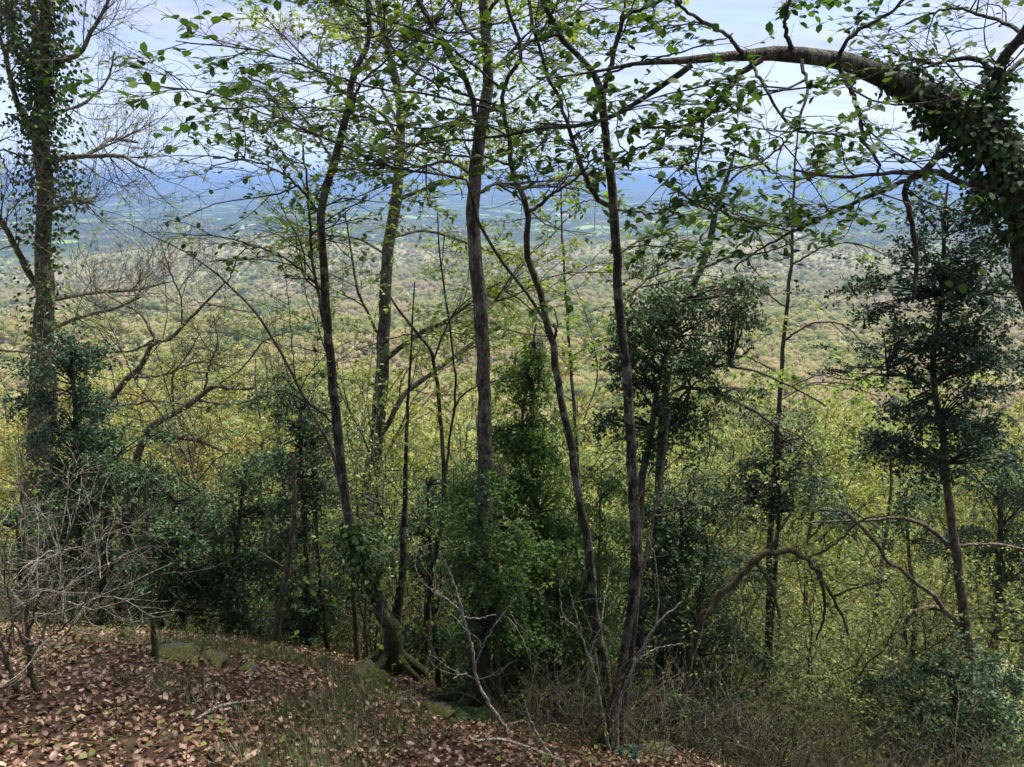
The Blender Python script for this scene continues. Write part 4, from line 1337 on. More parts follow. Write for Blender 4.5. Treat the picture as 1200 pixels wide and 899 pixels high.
    # ---- arched mossy bough right of centre
    traced_tree('arched_mossy_tree', wk=0.66, wob=0.011, label= 'mossy bent tree arching over and drooping back down into the undergrowth', d=6.6,
                trunk=[(994, 745, 3), (985, 722, 4), (981, 706, 5), (968, 688, 5), (963, 676, 6.5), (950, 659, 8), (934, 652, 9), (924, 645, 10), (903, 648, 10), (884, 655, 12), (872, 672, 11), (850, 692, 12), (838, 708, 12), (823, 722, 13), (808, 770, 14)],
                limbs=[[(887, 660, 6), (903, 683, 6), (908, 700, 5), (914, 725, 4)], [(958, 668, 6), (966, 700, 5), (965, 725, 4), (957, 750, 3)],
                 [(945, 655, 5), (975, 640, 4), (1010, 610, 3), (1040, 605, 2)], [(903, 647, 5), (915, 620, 4), (930, 590, 3), (920, 550, 2)],
                 [(975, 700, 5), (1000, 690, 3), (1040, 680, 2.5)]],
                seed=101, barkm=M_MOSSY, twigs=dict(p1=5, l1=(0.25, 0.6), p2=5, l2=(0.15, 0.4), p3=4, planar=0, trop=-0.02), leaf=dict(pm=5, size=(0.03, 0.045), prob=0.4), leafm_=L_YEL)


build_crest_trees()


# ------------------------------------------------------------------ dark evergreens along the crest
def blob_foliage(blobs, d, rg, dens, leaf_size, leaf_pm, droop, flatten, stem_pts):
    tw, rr, limbs, lrad = [], [], [], []
    for bl in blobs:
        px, py, rx, ry = bl[:4]
        dd = d + (bl[4] if len(bl) > 4 else 0)
        c = P(px, py, dd)
        k = np.linalg.norm(c) / F
        R = np.array([rx * k, (rx + ry) * 0.5 * k * 0.8, ry * k])
        rx, ry = rx * 1.15, ry * 1.15
        n = int(dens * 1.05 * (rx * ry) / 1600.0) + 8
        m = max(3, int(5.5 * (rx * ry / 1600.0) ** 0.6))
        cc = nrm(rg.normal(size=(m, 3))) * (rg.uniform(0.1, 1.45, (m, 1)) ** 0.7)
        wt_ = rg.uniform(0.3, 1.0, m)
        ci = rg.choice(m, n, p=wt_ / wt_.sum())
        u = cc[ci] + rg.normal(size=(n, 3)) * np.array([0.24, 0.24, 0.15 if flatten > 0.3 else 0.22])
        p0 = c + u * R * 0.92
        dr = nrm(u * np.array([1, 1, 0.25]) + rg.normal(size=(n, 3)) * 0.45 + np.array([0, 0, -droop]))
        L = rg.uniform(0.10, 0.36, n) * np.where(rg.random(n) < 0.12, 1.6, 1.0)
        pts = np.empty((n, 5, 3))
        pts[:, 0] = p0
        for s in range(1, 5):
            dr = nrm(dr + rg.normal(size=(n, 3)) * 0.15 + np.array([0, 0, -droop * 0.25]))
            pts[:, s] = pts[:, s - 1] + dr * (L / 4)[:, None]
        tw.append(pts)
        # limbs from the stem into the clump, ending where twigs start
        a = stem_pts[np.argmin(np.linalg.norm(stem_pts - (c - np.array([0, 0, R[2] * 0.5])), axis=1))]
        for q in p0[rg.choice(n, min(n, 9), replace=False)]:
            mid = (a + q) / 2 + rg.normal(size=3) * 0.05 + np.array([0, 0, -0.05 + 0.1 * (droop < 0.2)])
            t = np.linspace(0, 1, 8)[:, None]
            limbs.append((1 - t) ** 2 * a + 2 * t * (1 - t) * mid + t * t * q)
            lrad.append(np.linspace(0.011, 0.003, 8))
    tw = np.concatenate(tw)
    rr = np.repeat(np.linspace(0.0028, 0.001, 5)[None], len(tw), 0)
    s2, sr2 = spawn(tw, rr, 22, (0.05, 1), (48, 12), (0.06, 0.17), npts=4, wander=0.15, trop=-droop * 0.2, planar=flatten, rng=rg, rmin=0.0009, rk=0.006)
    leaf_size = (leaf_size[0] * 1.5, leaf_size[1] * 1.5)
    lv = cat(leaf_along(s2, leaf_pm * 0.62, leaf_size, rng=rg, flat=0.55, droop=0.1, planar=flatten), leaf_along(tw, leaf_pm * 0.5, leaf_size, rng=rg, flat=0.55, droop=0.1, planar=flatten))
    return tw, rr, s2, sr2, np.array(limbs), np.array(lrad), lv


def evergreen(name, label, d, stems, blobs, seed, leafmat=L_BOX, barkm=M_BRN, dens=60, leaf_size=(0.018, 0.03), leaf_pm=75, droop=0.15, flatten=0.4,
              limbs=(), cat_='shrub', group=None, ivy=None):
    WK[0] = 0.62
    rg = np.random.default_rng(seed)
    sps = [trace(s, d, 30, seed=seed + k, ground=True) for k, s in enumerate(stems)]
    o0 = base_of(sps[0][0])
    root = thing(name, o0, label, cat_, group)
    for k, (sp, sr) in enumerate(sps):
        b = Mesh(o0)
        b.tubes(sp, sr, 9)
        b.build('trunk' if len(sps) == 1 else 'stem', barkm, root)
    allp = np.concatenate([s[0] for s in sps])
    LP = []
    for k, s in enumerate(limbs):
        lp, lr = trace(s, d, 22, seed=seed + 30 + k)
        b = Mesh(o0)
        b.tubes(lp, lr, 7)
        b.build('branch', barkm, root)
        LP.append((lp, lr))
    if LP:
        allp = np.concatenate([allp] + [l[0] for l in LP])
    tw, rr, s2, sr2, li, lr, lv = blob_foliage(blobs, d, rg, dens, leaf_size, leaf_pm, droop, flatten, allp)
    b = Mesh(o0)
    b.tubes(li, lr, 5)
    b.tubes(tw, rr, 3)
    b.tubes(s2[::3][:, [0, 2, 3]], sr2[::3][:, [0, 2, 3]], 3)
    if LP:
        q, r = spawn(np.array([np.array(cr_spline(l[0], 22)) for l in LP]), np.array([l[1] for l in LP]), 6, (0.2, 1), (50, 15), (0.2, 0.6), npts=6, wander=0.2, rng=rg)
        q2, r2 = spawn(q, r, 6, (0.2, 1), (50, 15), (0.1, 0.3), npts=4, wander=0.2, rng=rg)
        b.tubes(q, r, 4)
        b.tubes(q2, r2, 3)
    o = b.build('twigs', M_TWIGD, root)
    o['kind'] = 'stuff'
    b = Mesh(o0)
    b.leaves(lv, BOXL)
    o = b.build('crown', leafmat, root)
    o['kind'] = 'stuff'
    return root


def build_evergreens():
    evergreen('yew_tree', 'dark yew-like tree with tiered flat sprays and a bare tan lower trunk', 7.0,
              [[(1111, 215, 3), (1107, 260, 5), (1105, 327, 7), (1101, 377, 8), (1094, 410, 9), (1094, 447, 10), (1102, 493, 11), (1107, 530, 12), (1114, 600, 13),
                (1121, 650, 14), (1127, 700, 15), (1131, 740, 16), (1135, 790, 17)]],
              [(1110, 250, 45, 26), (1085, 290, 45, 22), (1140, 300, 45, 25), (1095, 335, 60, 28), (1150, 350, 42, 28), (1045, 385, 58, 14), (1080, 395, 50, 22), (1060, 345, 30, 12),
               (1130, 400, 50, 24), (1055, 430, 48, 18), (1160, 430, 40, 22), (1090, 470, 60, 24), (1140, 480, 42, 24), (1050, 480, 35, 16), (1100, 520, 52, 22), (1070, 540, 35, 16), (1150, 530, 35, 20)],
              201, leafmat=L_YEW, barkm=M_TAN, dens=46, leaf_size=(0.02, 0.034), leaf_pm=85, droop=0.1, flatten=0.75, cat_='tree',
              limbs=[[(1128, 735, 8), (1103, 711, 8), (1090, 694, 7.5), (1073, 684, 7), (1055, 666, 7), (1040, 659, 6.5), (1027, 636, 6), (1013, 622, 5.5), (990, 601, 4.5), (962, 597, 3)],
                     [(1118, 645, 8), (1093, 622, 7, .1), (1060, 608, 6, .2), (1007, 610, 4, .3), (940, 612, 3, .4)],
                     [(1122, 640, 6), (1167, 638, 5, -.1), (1205, 645, 4, -.1)],
                     [(1108, 715, 9, .1), (1090, 712, 9, .15), (1068, 720, 8, .2), (1060, 735, 7, .2), (1064, 755, 5, .2)],
                     [(1095, 450, 5), (1060, 440, 4, -.1), (1010, 430, 3, -.2), (960, 440, 2.5, -.2)],
                     [(1105, 330, 4), (1150, 345, 3, .2), (1200, 350, 3, .3)]])
    evergreen('holm_oak', 'dark dense round-topped evergreen behind the forked dark tree', 6.6,
              [[(800, 330, 4), (785, 400, 7), (768, 463, 10), (763, 513, 12), (754, 550, 13), (750, 597, 14), (749, 660, 14), (750, 760, 16)]],
              [(790, 330, 50, 26), (850, 345, 38, 16), (765, 365, 40, 26), (810, 380, 55, 30), (860, 375, 26, 14), (775, 420, 50, 30), (835, 415, 42, 22), (760, 465, 42, 26), (805, 465, 42, 28),
               (715, 485, 32, 20), (790, 510, 38, 26), (735, 440, 30, 20), (845, 455, 22, 14), (740, 395, 26, 18)],
              211, leafmat=L_BOX, dens=42, leaf_size=(0.02, 0.032), leaf_pm=62, droop=0.1, flatten=0.2, cat_='tree',
              limbs=[[(766, 480, 7), (800, 455, 7), (843, 463, 6), (867, 473, 6), (897, 490, 5), (917, 512, 4)], [(775, 440, 6), (830, 430, 5), (877, 433, 5), (927, 453, 4), (968, 476, 3)],
                     [(900, 492, 3), (925, 505, 3), (948, 520, 2.5), (960, 545, 2)], [(927, 453, 3), (960, 440, 2.5), (1000, 445, 2.5), (1045, 425, 2)]])
    evergreen('box_bush', 'dark box bush massed low behind the foot of the forked dark tree', 7.0, [[(800, 600, 6), (795, 700, 10), (790, 830, 13)], [(830, 640, 5), (815, 740, 8), (808, 840, 11)]],
              [(785, 580, 42, 28), (820, 615, 45, 30), (780, 650, 45, 36), (830, 680, 42, 36), (790, 720, 52, 38), (840, 750, 38, 36), (790, 790, 50, 40), (835, 820, 45, 36), (780, 850, 45, 30)],
              221, dens=60, cat_='shrub')
    evergreen('weeping_box', 'bright green box bush with drooping curtains of small leaves beside the straight trunk', 6.3,
              [[(628, 380, 4), (618, 440, 5), (612, 500, 6), (624, 560, 7), (634, 640, 9), (645, 740, 11), (652, 850, 14)]],
              [(618, 430, 24, 30), (628, 395, 18, 18), (605, 490, 34, 26), (640, 520, 32, 28), (592, 560, 46, 34), (655, 580, 46, 34), (580, 620, 42, 32), (640, 630, 56, 36), (680, 680, 42, 36),
               (605, 690, 56, 36), (640, 740, 62, 38), (592, 770, 40, 40), (682, 770, 40, 38), (632, 820, 52, 30), (585, 715, 36, 30)],
              231, dens=90, droop=0.7, flatten=0.1, leaf_size=(0.018, 0.028),
              leafmat=leafm('fresh_box_leaf', [(0.045, 0.10, 0.025), (0.08, 0.155, 0.04), (0.12, 0.2, 0.055), (0.055, 0.115, 0.03)], trans=0.45, tint=1.5, rough=0.5, spec=0.25), barkm=M_TAN)
    fresh = bpy.data.materials['fresh_box_leaf']
    evergreen('weeping_box', 'ragged drooping box growth hanging over the lower part of the straight trunk', 5.6,
              [[(590, 540, 3), (586, 620, 5), (582, 700, 7), (584, 790, 8), (588, 850, 10)]],
              [(582, 545, 20, 24), (560, 590, 26, 26), (595, 610, 26, 28), (572, 650, 30, 28), (545, 660, 20, 24), (600, 680, 26, 30), (570, 715, 28, 30)],
              232, dens=60, droop=0.7, flatten=0.1, leaf_size=(0.016, 0.026), leafmat=fresh, barkm=M_TAN)
    evergreen('weeping_box', 'loose drooping box bush between the weeping box and the forked dark tree', 6.8,
              [[(705, 560, 3), (702, 640, 5), (700, 740, 7), (698, 850, 10)]],
              [(705, 570, 22, 24), (690, 620, 28, 28), (715, 650, 24, 28), (695, 700, 30, 30), (712, 750, 26, 30), (690, 790, 28, 28)],
              233, dens=52, droop=0.6, flatten=0.1, leaf_size=(0.016, 0.026), leafmat=fresh, barkm=M_BRN)
    G = 'box shrubs in a row along the crest'
    evergreen('box_shrub', 'narrow dark box shrub standing against the ivy-clad trunk', 8.0, [[(80, 395, 4), (86, 440, 6), (88, 500, 7), (90, 560, 8), (96, 660, 10)]],
              [(75, 402, 24, 14), (88, 418, 24, 20), (66, 432, 26, 18), (84, 455, 30, 20), (82, 495, 28, 22), (96, 520, 26, 22), (84, 550, 32, 26)], 241, group=G, leafmat=L_YEW, dens=85, leaf_size=(0.02, 0.034))
    evergreen('box_shrub', 'broad dark box shrub at the left end of the crest with bare twigs before it', 7.8, [[(135, 530, 5), (125, 600, 8), (118, 740, 11)], [(160, 560, 5), (150, 640, 7), (140, 740, 9)]],
              [(135, 522, 40, 26), (165, 555, 36, 28), (110, 570, 42, 30), (145, 600, 46, 34), (95, 620, 42, 34), (150, 650, 48, 36), (105, 675, 46, 36), (160, 705, 40, 32)], 242, group=G, dens=62)
    evergreen('box_shrub', 'low dark box shrub behind the mossy stones with a crooked black stem', 7.4,
              [[(205, 590, 5), (192, 650, 8), (187, 690, 10), (188, 725, 12), (197, 760, 14)], [(225, 620, 5), (216, 700, 7), (214, 760, 9)]],
              [(205, 580, 36, 24), (235, 610, 36, 28), (195, 625, 38, 30), (228, 655, 40, 30), (250, 690, 30, 26), (195, 675, 36, 28), (220, 705, 36, 24)], 243, group=G, dens=60)
    evergreen('box_shrub', 'small pointed dark box shrub beside the broken-topped snag', 7.6, [[(286, 545, 4), (282, 600, 6), (272, 680, 8), (268, 760, 10)]],
              [(287, 548, 24, 18), (280, 572, 28, 18), (290, 598, 32, 22), (270, 625, 36, 26), (285, 660, 38, 28), (262, 690, 38, 28), (285, 720, 38, 26)], 244, group=G, dens=62)
    evergreen('box_shrub', 'tall dark box shrub with a rounded head close to the slim dark tree', 7.2, [[(352, 470, 4), (352, 540, 7), (358, 640, 9), (362, 760, 12)], [(370, 600, 5), (376, 690, 7), (384, 770, 9)]],
              [(350, 475, 32, 22), (335, 505, 28, 18), (368, 510, 32, 22), (350, 545, 32, 22), (372, 575, 34, 28), (345, 610, 34, 28), (380, 640, 34, 32), (350, 680, 36, 32), (385, 710, 34, 34), (352, 740, 32, 24)],
              245, group=G, dens=62)
    evergreen('box_shrub', 'dim box shrub filling the gap between the slim tree and the straight trunk', 7.8, [[(500, 560, 4), (505, 650, 6), (512, 780, 9)], [(540, 600, 4), (535, 700, 6), (530, 800, 8)]],
              [(512, 560, 24, 24), (535, 600, 28, 26), (495, 620, 28, 28), (530, 650, 32, 30), (490, 670, 28, 28), (520, 710, 34, 30), (545, 740, 28, 30), (500, 750, 30, 28), (530, 790, 30, 28)], 246, group=G, dens=52)
    evergreen('box_shrub', 'soft bluish green evergreen shrub behind the arched mossy tree', 8.0, [[(915, 520, 4), (912, 600, 7), (905, 720, 9)]],
              [(918, 510, 34, 22), (900, 540, 34, 22), (938, 552, 32, 22), (905, 578, 42, 22), (945, 592, 36, 18), (880, 600, 30, 20)], 247, leafmat=L_YEW, dens=60, flatten=0.5, group=G)
    evergreen('box_shrub', 'dense dark evergreen thicket behind the tan trunk of the yew-like tree', 8.6, [[(1170, 560, 5), (1172, 640, 8), (1165, 760, 11)], [(1060, 580, 4), (1066, 660, 6), (1072, 740, 8)]],
              [(1160, 570, 46, 30), (1195, 600, 40, 32), (1170, 630, 46, 36), (1200, 660, 36, 36), (1160, 690, 40, 30), (1195, 730, 40, 36), (1060, 585, 36, 22), (1085, 620, 36, 26), (1190, 530, 36, 24)], 248, dens=66, group=G)
    evergreen('box_shrub', 'glossy green box shrub spilling over the ground under the yew-like tree', 6.0, [[(1120, 790, 6), (1118, 840, 9), (1116, 890, 11)]],
              [(1120, 800, 46, 26), (1085, 830, 42, 28), (1150, 835, 46, 30), (1110, 865, 52, 28), (1175, 870, 40, 28)], 249, dens=64, flatten=0.45, group=G)
    evergreen('box_shrub', 'dark evergreen scrub at the foot of the ivy-clad beech', 8.6, [[(20, 600, 5), (24, 680, 8), (28, 760, 10)]],
              [(10, 605, 40, 24), (50, 620, 36, 26), (15, 650, 46, 32), (60, 665, 36, 30), (20, 700, 44, 30), (65, 710, 34, 24)], 250, dens=58, group=G)
    evergreen('box_shrub', 'scrubby box growth on the bank below the weeping box', 6.0, [[(720, 800, 4), (722, 850, 6), (724, 880, 8)]],
              [(690, 855, 34, 20), (745, 830, 30, 24), (770, 870, 40, 20)], 251, dens=40, group=G)
    # young tree hung with red-brown pods
    traced_tree('pod_tree', 'leaning brown tree hung with dark red dry pods above the dark evergreen', 7.4,
                [(862, 175, 3), (850, 215, 6), (838, 250, 8), (830, 290, 9), (815, 330, 9), (800, 362, 10), (785, 420, 11), (775, 520, 12), (770, 640, 13), (772, 780, 15)],
                [[(838, 250, 5), (810, 235, 4), (785, 215, 3), (760, 205, 2)], [(835, 265, 5), (865, 255, 4), (885, 270, 3), (900, 300, 2.5)], [(848, 220, 4), (870, 200, 3), (900, 190, 2)],
                 [(822, 315, 5), (860, 300, 4), (900, 295, 3), (960, 270, 2)]],
                seed=266, barkm=M_BRN, leafm_=leafm('dry_pod', [(0.05, 0.014, 0.012), (0.10, 0.03, 0.024), (0.035, 0.012, 0.01)], trans=0.1, rough=0.6),
                twigs=dict(p1=6, l1=(0.2, 0.6), p2=5, l2=(0.1, 0.3), p3=4, l3=(0.05, 0.15), planar=0.2), leaf=dict(pm=9, size=(0.05, 0.09), prob=0.5, droop=2.5, flat=1.0),
                template=(KITE[0] * np.array([1, 0.42, 1]), KITE[1]), wk=0.8)
    # the dark withered spray at the left edge
    traced_tree('withered_spray_sapling', 'sapling with hanging dark purple withered leaves in front of the ivy-clad beech', 4.2,
                [(38, 182, 2), (20, 180, 3), (0, 178, 4), (-30, 190, 5), (-60, 260, 7), (-80, 420, 9), (-95, 640, 12)],
                [[(22, 181, 2), (34, 195, 1.5), (36, 212, 1.2)], [(0, 180, 3), (10, 205, 2), (20, 225, 1.5)], [(-10, 184, 2), (0, 165, 2), (20, 160, 1.5)]],
                seed=277, leafm_=L_DRYBR, twigs=dict(p1=10, l1=(0.06, 0.15), p2=6, l2=(0.04, 0.1), p3=3, l3=(0.03, 0.06), planar=0.2), leaf=dict(pm=36, size=(0.045, 0.08), prob=0.9, droop=1.2),
                singles=90)


build_evergreens()


# ------------------------------------------------------------------ bare saplings, snags, dead wood
def build_bare_things():
    bare = dict(leaf=dict(pm=0))
    tw = lambda **k: dict(dict(p1=7, l1=(0.2, 0.6), p2=6, l2=(0.1, 0.3), p3=5, l3=(0.05, 0.16), planar=0.0, trop=0.06, wander=0.2, rmin=0.0011, tr=(0.1, 1)), **k)
    traced_tree('bare_twiggy_shrub', 'leafless shrub with a haze of pale grey twigs at the left of the leaf-strewn bank', None,
                [(24, 560, 3), (28, 600, 4), (30, 650, 5), (32, 717, 6), (34, 767, 8), (44, 815, 11)],
                [[(36, 775, 5), (60, 720, 4, .1), (85, 670, 3, .1), (120, 625, 2, .2), (150, 600, 1.5, .2)], [(33, 740, 4), (55, 680, 3, -.1), (80, 630, 2.5, -.2), (90, 590, 2, -.2)],
                 [(32, 700, 4), (5, 660, 3), (-10, 610, 2)], [(33, 760, 4), (75, 735, 3, -.1), (110, 690, 2.5, -.1), (135, 655, 2, -.1)], [(31, 680, 3), (50, 640, 2.5, .2), (60, 600, 2, .3)],
                 [(34, 770, 4), (15, 720, 3, -.2), (5, 670, 2.5, -.3), (10, 620, 2, -.3)], [(36, 775, 4), (70, 750, 3, .2), (115, 700, 2.5, .3), (160, 640, 2, .4)]],
                seed=301, barkm=M_TAN, twigm=M_PALE, cat_='shrub', twigs=tw(p1=12, p2=9, l1=(0.2, 0.7), trop=0.02), **bare)
    traced_tree('bare_twiggy_shrub', 'thin leafless double stem rooted in the leaf litter beside the twiggy shrub', None,
                [(-15, 690, 4), (0, 743, 5), (10, 777, 7), (22, 818, 9)], [[(8, 770, 4), (14, 735, 3), (10, 690, 2.5), (15, 640, 2)], [(3, 750, 3), (25, 715, 2), (50, 700, 2)]],
                seed=302, barkm=M_TAN, twigm=M_PALE, cat_='shrub', twigs=tw(p1=6), **bare)
    traced_tree('mossy_sapling', 'slender upright sapling with a moss-coated foot behind the mossy stones', None,
                [(171, 560, 2.5), (172, 600, 4), (174, 650, 5), (178, 700, 6), (180, 743, 8), (182, 772, 12)],
                [[(175, 640, 3), (162, 610, 2), (150, 570, 2)], [(177, 690, 3), (195, 660, 2), (205, 630, 1.5)], [(179, 730, 3), (160, 700, 2), (150, 670, 2)]],
                seed=303, barkm=M_BRN, twigm=M_TWIGT, leafm_=L_BLUE, twigs=tw(p1=6), leaf=dict(pm=4, size=(0.04, 0.06), prob=0.4))
    traced_tree('broken_snag', 'straight tan snag with a snapped top standing among the dark box shrubs', None,
                [(342, 532, 8), (344, 545, 8), (345, 600, 9), (338, 660, 10), (329, 707, 11), (321, 762, 15)],
                [[(343, 545, 4), (362, 535, 3), (385, 528, 2)], [(343, 620, 3), (365, 590, 2.5), (390, 570, 2)], [(336, 668, 3), (310, 650, 2.5), (285, 640, 2)]],
                seed=304, barkm=M_TAN, twigm=M_TWIGT, cat_='snag', twigs=tw(p1=5), **bare)
    traced_tree('brown_sapling', 'slim brown sapling leaning right out of the foot of the forked dark tree', 5.0,
                [(785, 480, 3), (778, 540, 5), (767, 600, 6), (750, 680, 7), (738, 743, 8), (727, 793, 9), (716, 850, 11)],
                [[(752, 672, 3), (745, 640, 2.5), (730, 610, 2)], [(770, 590, 4), (800, 565, 3), (840, 555, 2)], [(765, 605, 3), (790, 600, 2.5), (815, 580, 2)]],
                seed=305, barkm=M_TAN, twigm=M_TWIGT, twigs=tw(p1=5), **bare)
    traced_tree('brown_sapling', 'thin pale sapling forking low and leaning far right beside the forked dark tree', 4.8,
                [(800, 705, 3), (770, 732, 4), (750, 767, 5), (737, 795, 5), (727, 820, 6), (722, 862, 8)],
                [[(768, 735, 3), (772, 700, 2.5), (768, 660, 2), (760, 630, 2)], [(745, 775, 3), (770, 760, 2), (800, 755, 2)]],
                seed=306, barkm=M_PALE, twigm=M_PALE, twigs=tw(p1=5), **bare)
    G = 'dead branches on the bank'
    traced_tree('dead_branch', 'curved bleached dead branch standing upright in front of the straight trunk', None,
                [(520, 655, 2), (530, 680, 3), (543, 723, 4.5), (553, 760, 5), (560, 800, 5.5), (579, 833, 6), (597, 868, 7)],
                [[(540, 715, 3), (520, 700, 2.5), (505, 690, 2)], [(556, 780, 3), (575, 740, 2.5), (605, 700, 2)], [(543, 723, 3), (560, 725, 2.5), (580, 720, 2)], [(562, 800, 3), (545, 790, 2), (530, 795, 2)]],
                seed=307, barkm=M_PALE, twigm=M_PALE, cat_='branch', group=G, twigs=tw(p1=7), **bare)
    traced_tree('dead_branch', 'thin bleached stick slanting up out of the leaves near the weeping box', None,
                [(614, 820, 2), (620, 840, 3), (632, 865, 4), (647, 890, 5)], [[(625, 850, 2.5), (612, 845, 2), (600, 848, 1.5)]], seed=308, barkm=M_PALE, twigm=M_PALE, cat_='branch', group=G, twigs=tw(p1=3), **bare)
    traced_tree('dead_branch', 'pale bare sapling stick leaning left against the forked dark tree', 4.7,
                [(668, 690, 2), (680, 740, 3), (697, 790, 4), (705, 830, 5), (712, 870, 6)], [[(690, 770, 3), (705, 730, 2), (720, 700, 2)], [(680, 740, 2), (660, 720, 2), (655, 690, 1.5)]],
                seed=309, barkm=M_PALE, twigm=M_PALE, cat_='branch', group=G, twigs=tw(p1=5), **bare)
    # sticks lying on the bank: they follow the ground
    for k, (lab, line) in enumerate([
            ('long bleached stick lying across the leaves below the curved dead branch', [(557, 874, 5), (587, 872, 5), (617, 881, 6), (657, 897, 6)]),
            ('thin straight stick lying level behind the bare twiggy shrub', [(-5, 738, 3.5), (60, 735, 4), (120, 734, 3.5), (172, 737, 2.5)]),
            ('short dark stick half buried in the leaf litter under the slim dark tree', [(440, 815, 4), (470, 825, 5), (500, 822, 3)]),
            ('weathered grey stick lying amid grass on the leafy bank', [(230, 850, 4), (260, 835, 5), (300, 828, 3)])]):
        pts, rad = [], []
        for px, py, w in line:
            dd = ground_hit(px, py)
            p = P(px, py, dd)
            pts.append([p[0], p[1], float(H(p[0], p[1])) + 0.03, w / 2 * dd / F])
        c = cr_spline(pts, 16)
        o0 = c[0, :3]
        root = thing('fallen_stick', o0, lab, 'stick', 'sticks lying on the bank')
        b = Mesh(o0)
        b.tubes(c[:, :3], c[:, 3], 7)
        b.build('shaft', M_PALE, root)
        q, r = spawn(c[None, :, :3], c[None, :, 3], 6, (0.1, 1), (45, 12), (0.08, 0.3), npts=5, wander=0.2, trop=0.05, bias=(0, 0, 0.8))
        for i in range(len(q)):
            b = Mesh(o0)
            b.tubes(q[i], r[i], 5)
            b.build('side_twig', M_PALE, root)


build_bare_things()


# ------------------------------------------------------------------ undergrowth
def shrub_proto(name, seed, label, cat_, group, height, n_stem, barkm, twigm, leafmat=None, leaf_pm=0, size=(0.03, 0.045), lean=0.5, dens=(5, 5), thick=0.012):
    rg = np.random.default_rng(seed)
    off = np.array([0, 300., 0])
    root = thing(name, (0, 0, 0), label, cat_, group)
    S, R = [], []
    for k in range(n_stem):
        a = rg.uniform(0, 6.28)
        dr = nrm(np.array([math.cos(a) * lean, math.sin(a) * lean, 1.0]))
        p = off + np.array([math.cos(a), math.sin(a), 0]) * rg.uniform(0, 0.18) + np.array([0, 0, -0.15])
        L = height * rg.uniform(0.6, 1.1)
        pts = [p]
        for s in range(11):
            dr = nrm(dr + rg.normal(size=3) * 0.12 + np.array([0, 0, -0.03 * s * lean]))
            pts.append(pts[-1] + dr * L / 11)
        pts = np.array(pts)
        rad = np.linspace(thick, 0.0022, 12) * rg.uniform(0.6, 1.1)
        b = Mesh(off)
        b.tubes(pts, rad, 6)
        b.build('stem', barkm, root)
        S.append(pts)
        R.append(rad)
    S, R = np.array(S), np.array(R)
    l1, r1 = spawn(S, R, dens[0], (0.2, 1), (48, 15), (0.25 * height / 1.5, 0.6 * height / 1.5), npts=6, wander=0.2, trop=0.02, rng=rg, rmin=0.0018)
    l2, r2 = spawn(l1, r1, dens[1], (0.15, 1), (45, 15), (0.1, 0.35), npts=4, wander=0.2, planar=0.3, rng=rg, rmin=0.0013)
    b = Mesh(off)
    b.tubes(l1, r1, 4)
    b.tubes(l2, r2, 3)
    o = b.build('twigs', twigm, root)
    o['kind'] = 'stuff'
    if leafmat is not None:
        lv = cat(leaf_along(l2, leaf_pm, size, rng=rg, flat=0.5, planar=0.4), leaf_along(l1, leaf_pm * 0.5, size, rng=rg, flat=0.5, planar=0.4))
        b = Mesh(off)
        b.leaves(lv, KITE)
        o = b.build('foliage', leafmat, root)
        o['kind'] = 'stuff'
    return root


def scatter(protos, spots, rg, smin, smax, pick=None):
    used = [False] * len(protos)
    for i, (x, y) in enumerate(spots):
        k = int(rg.integers(0, len(protos))) if pick is None else pick[i]
        o = protos[k] if not used[k] else copy_tree(protos[k])
        used[k] = True
        o.location = (x, y, float(H(x, y)))
        s = rg.uniform(smin, smax)
        o.scale = (s, s, s)
        o.rotation_euler = (0, 0, rg.uniform(0, 6.28))
    for k, u in enumerate(used):
        if not u:
            for ch in list(protos[k].children):
                bpy.data.objects.remove(ch)
            bpy.data.objects.remove(protos[k])


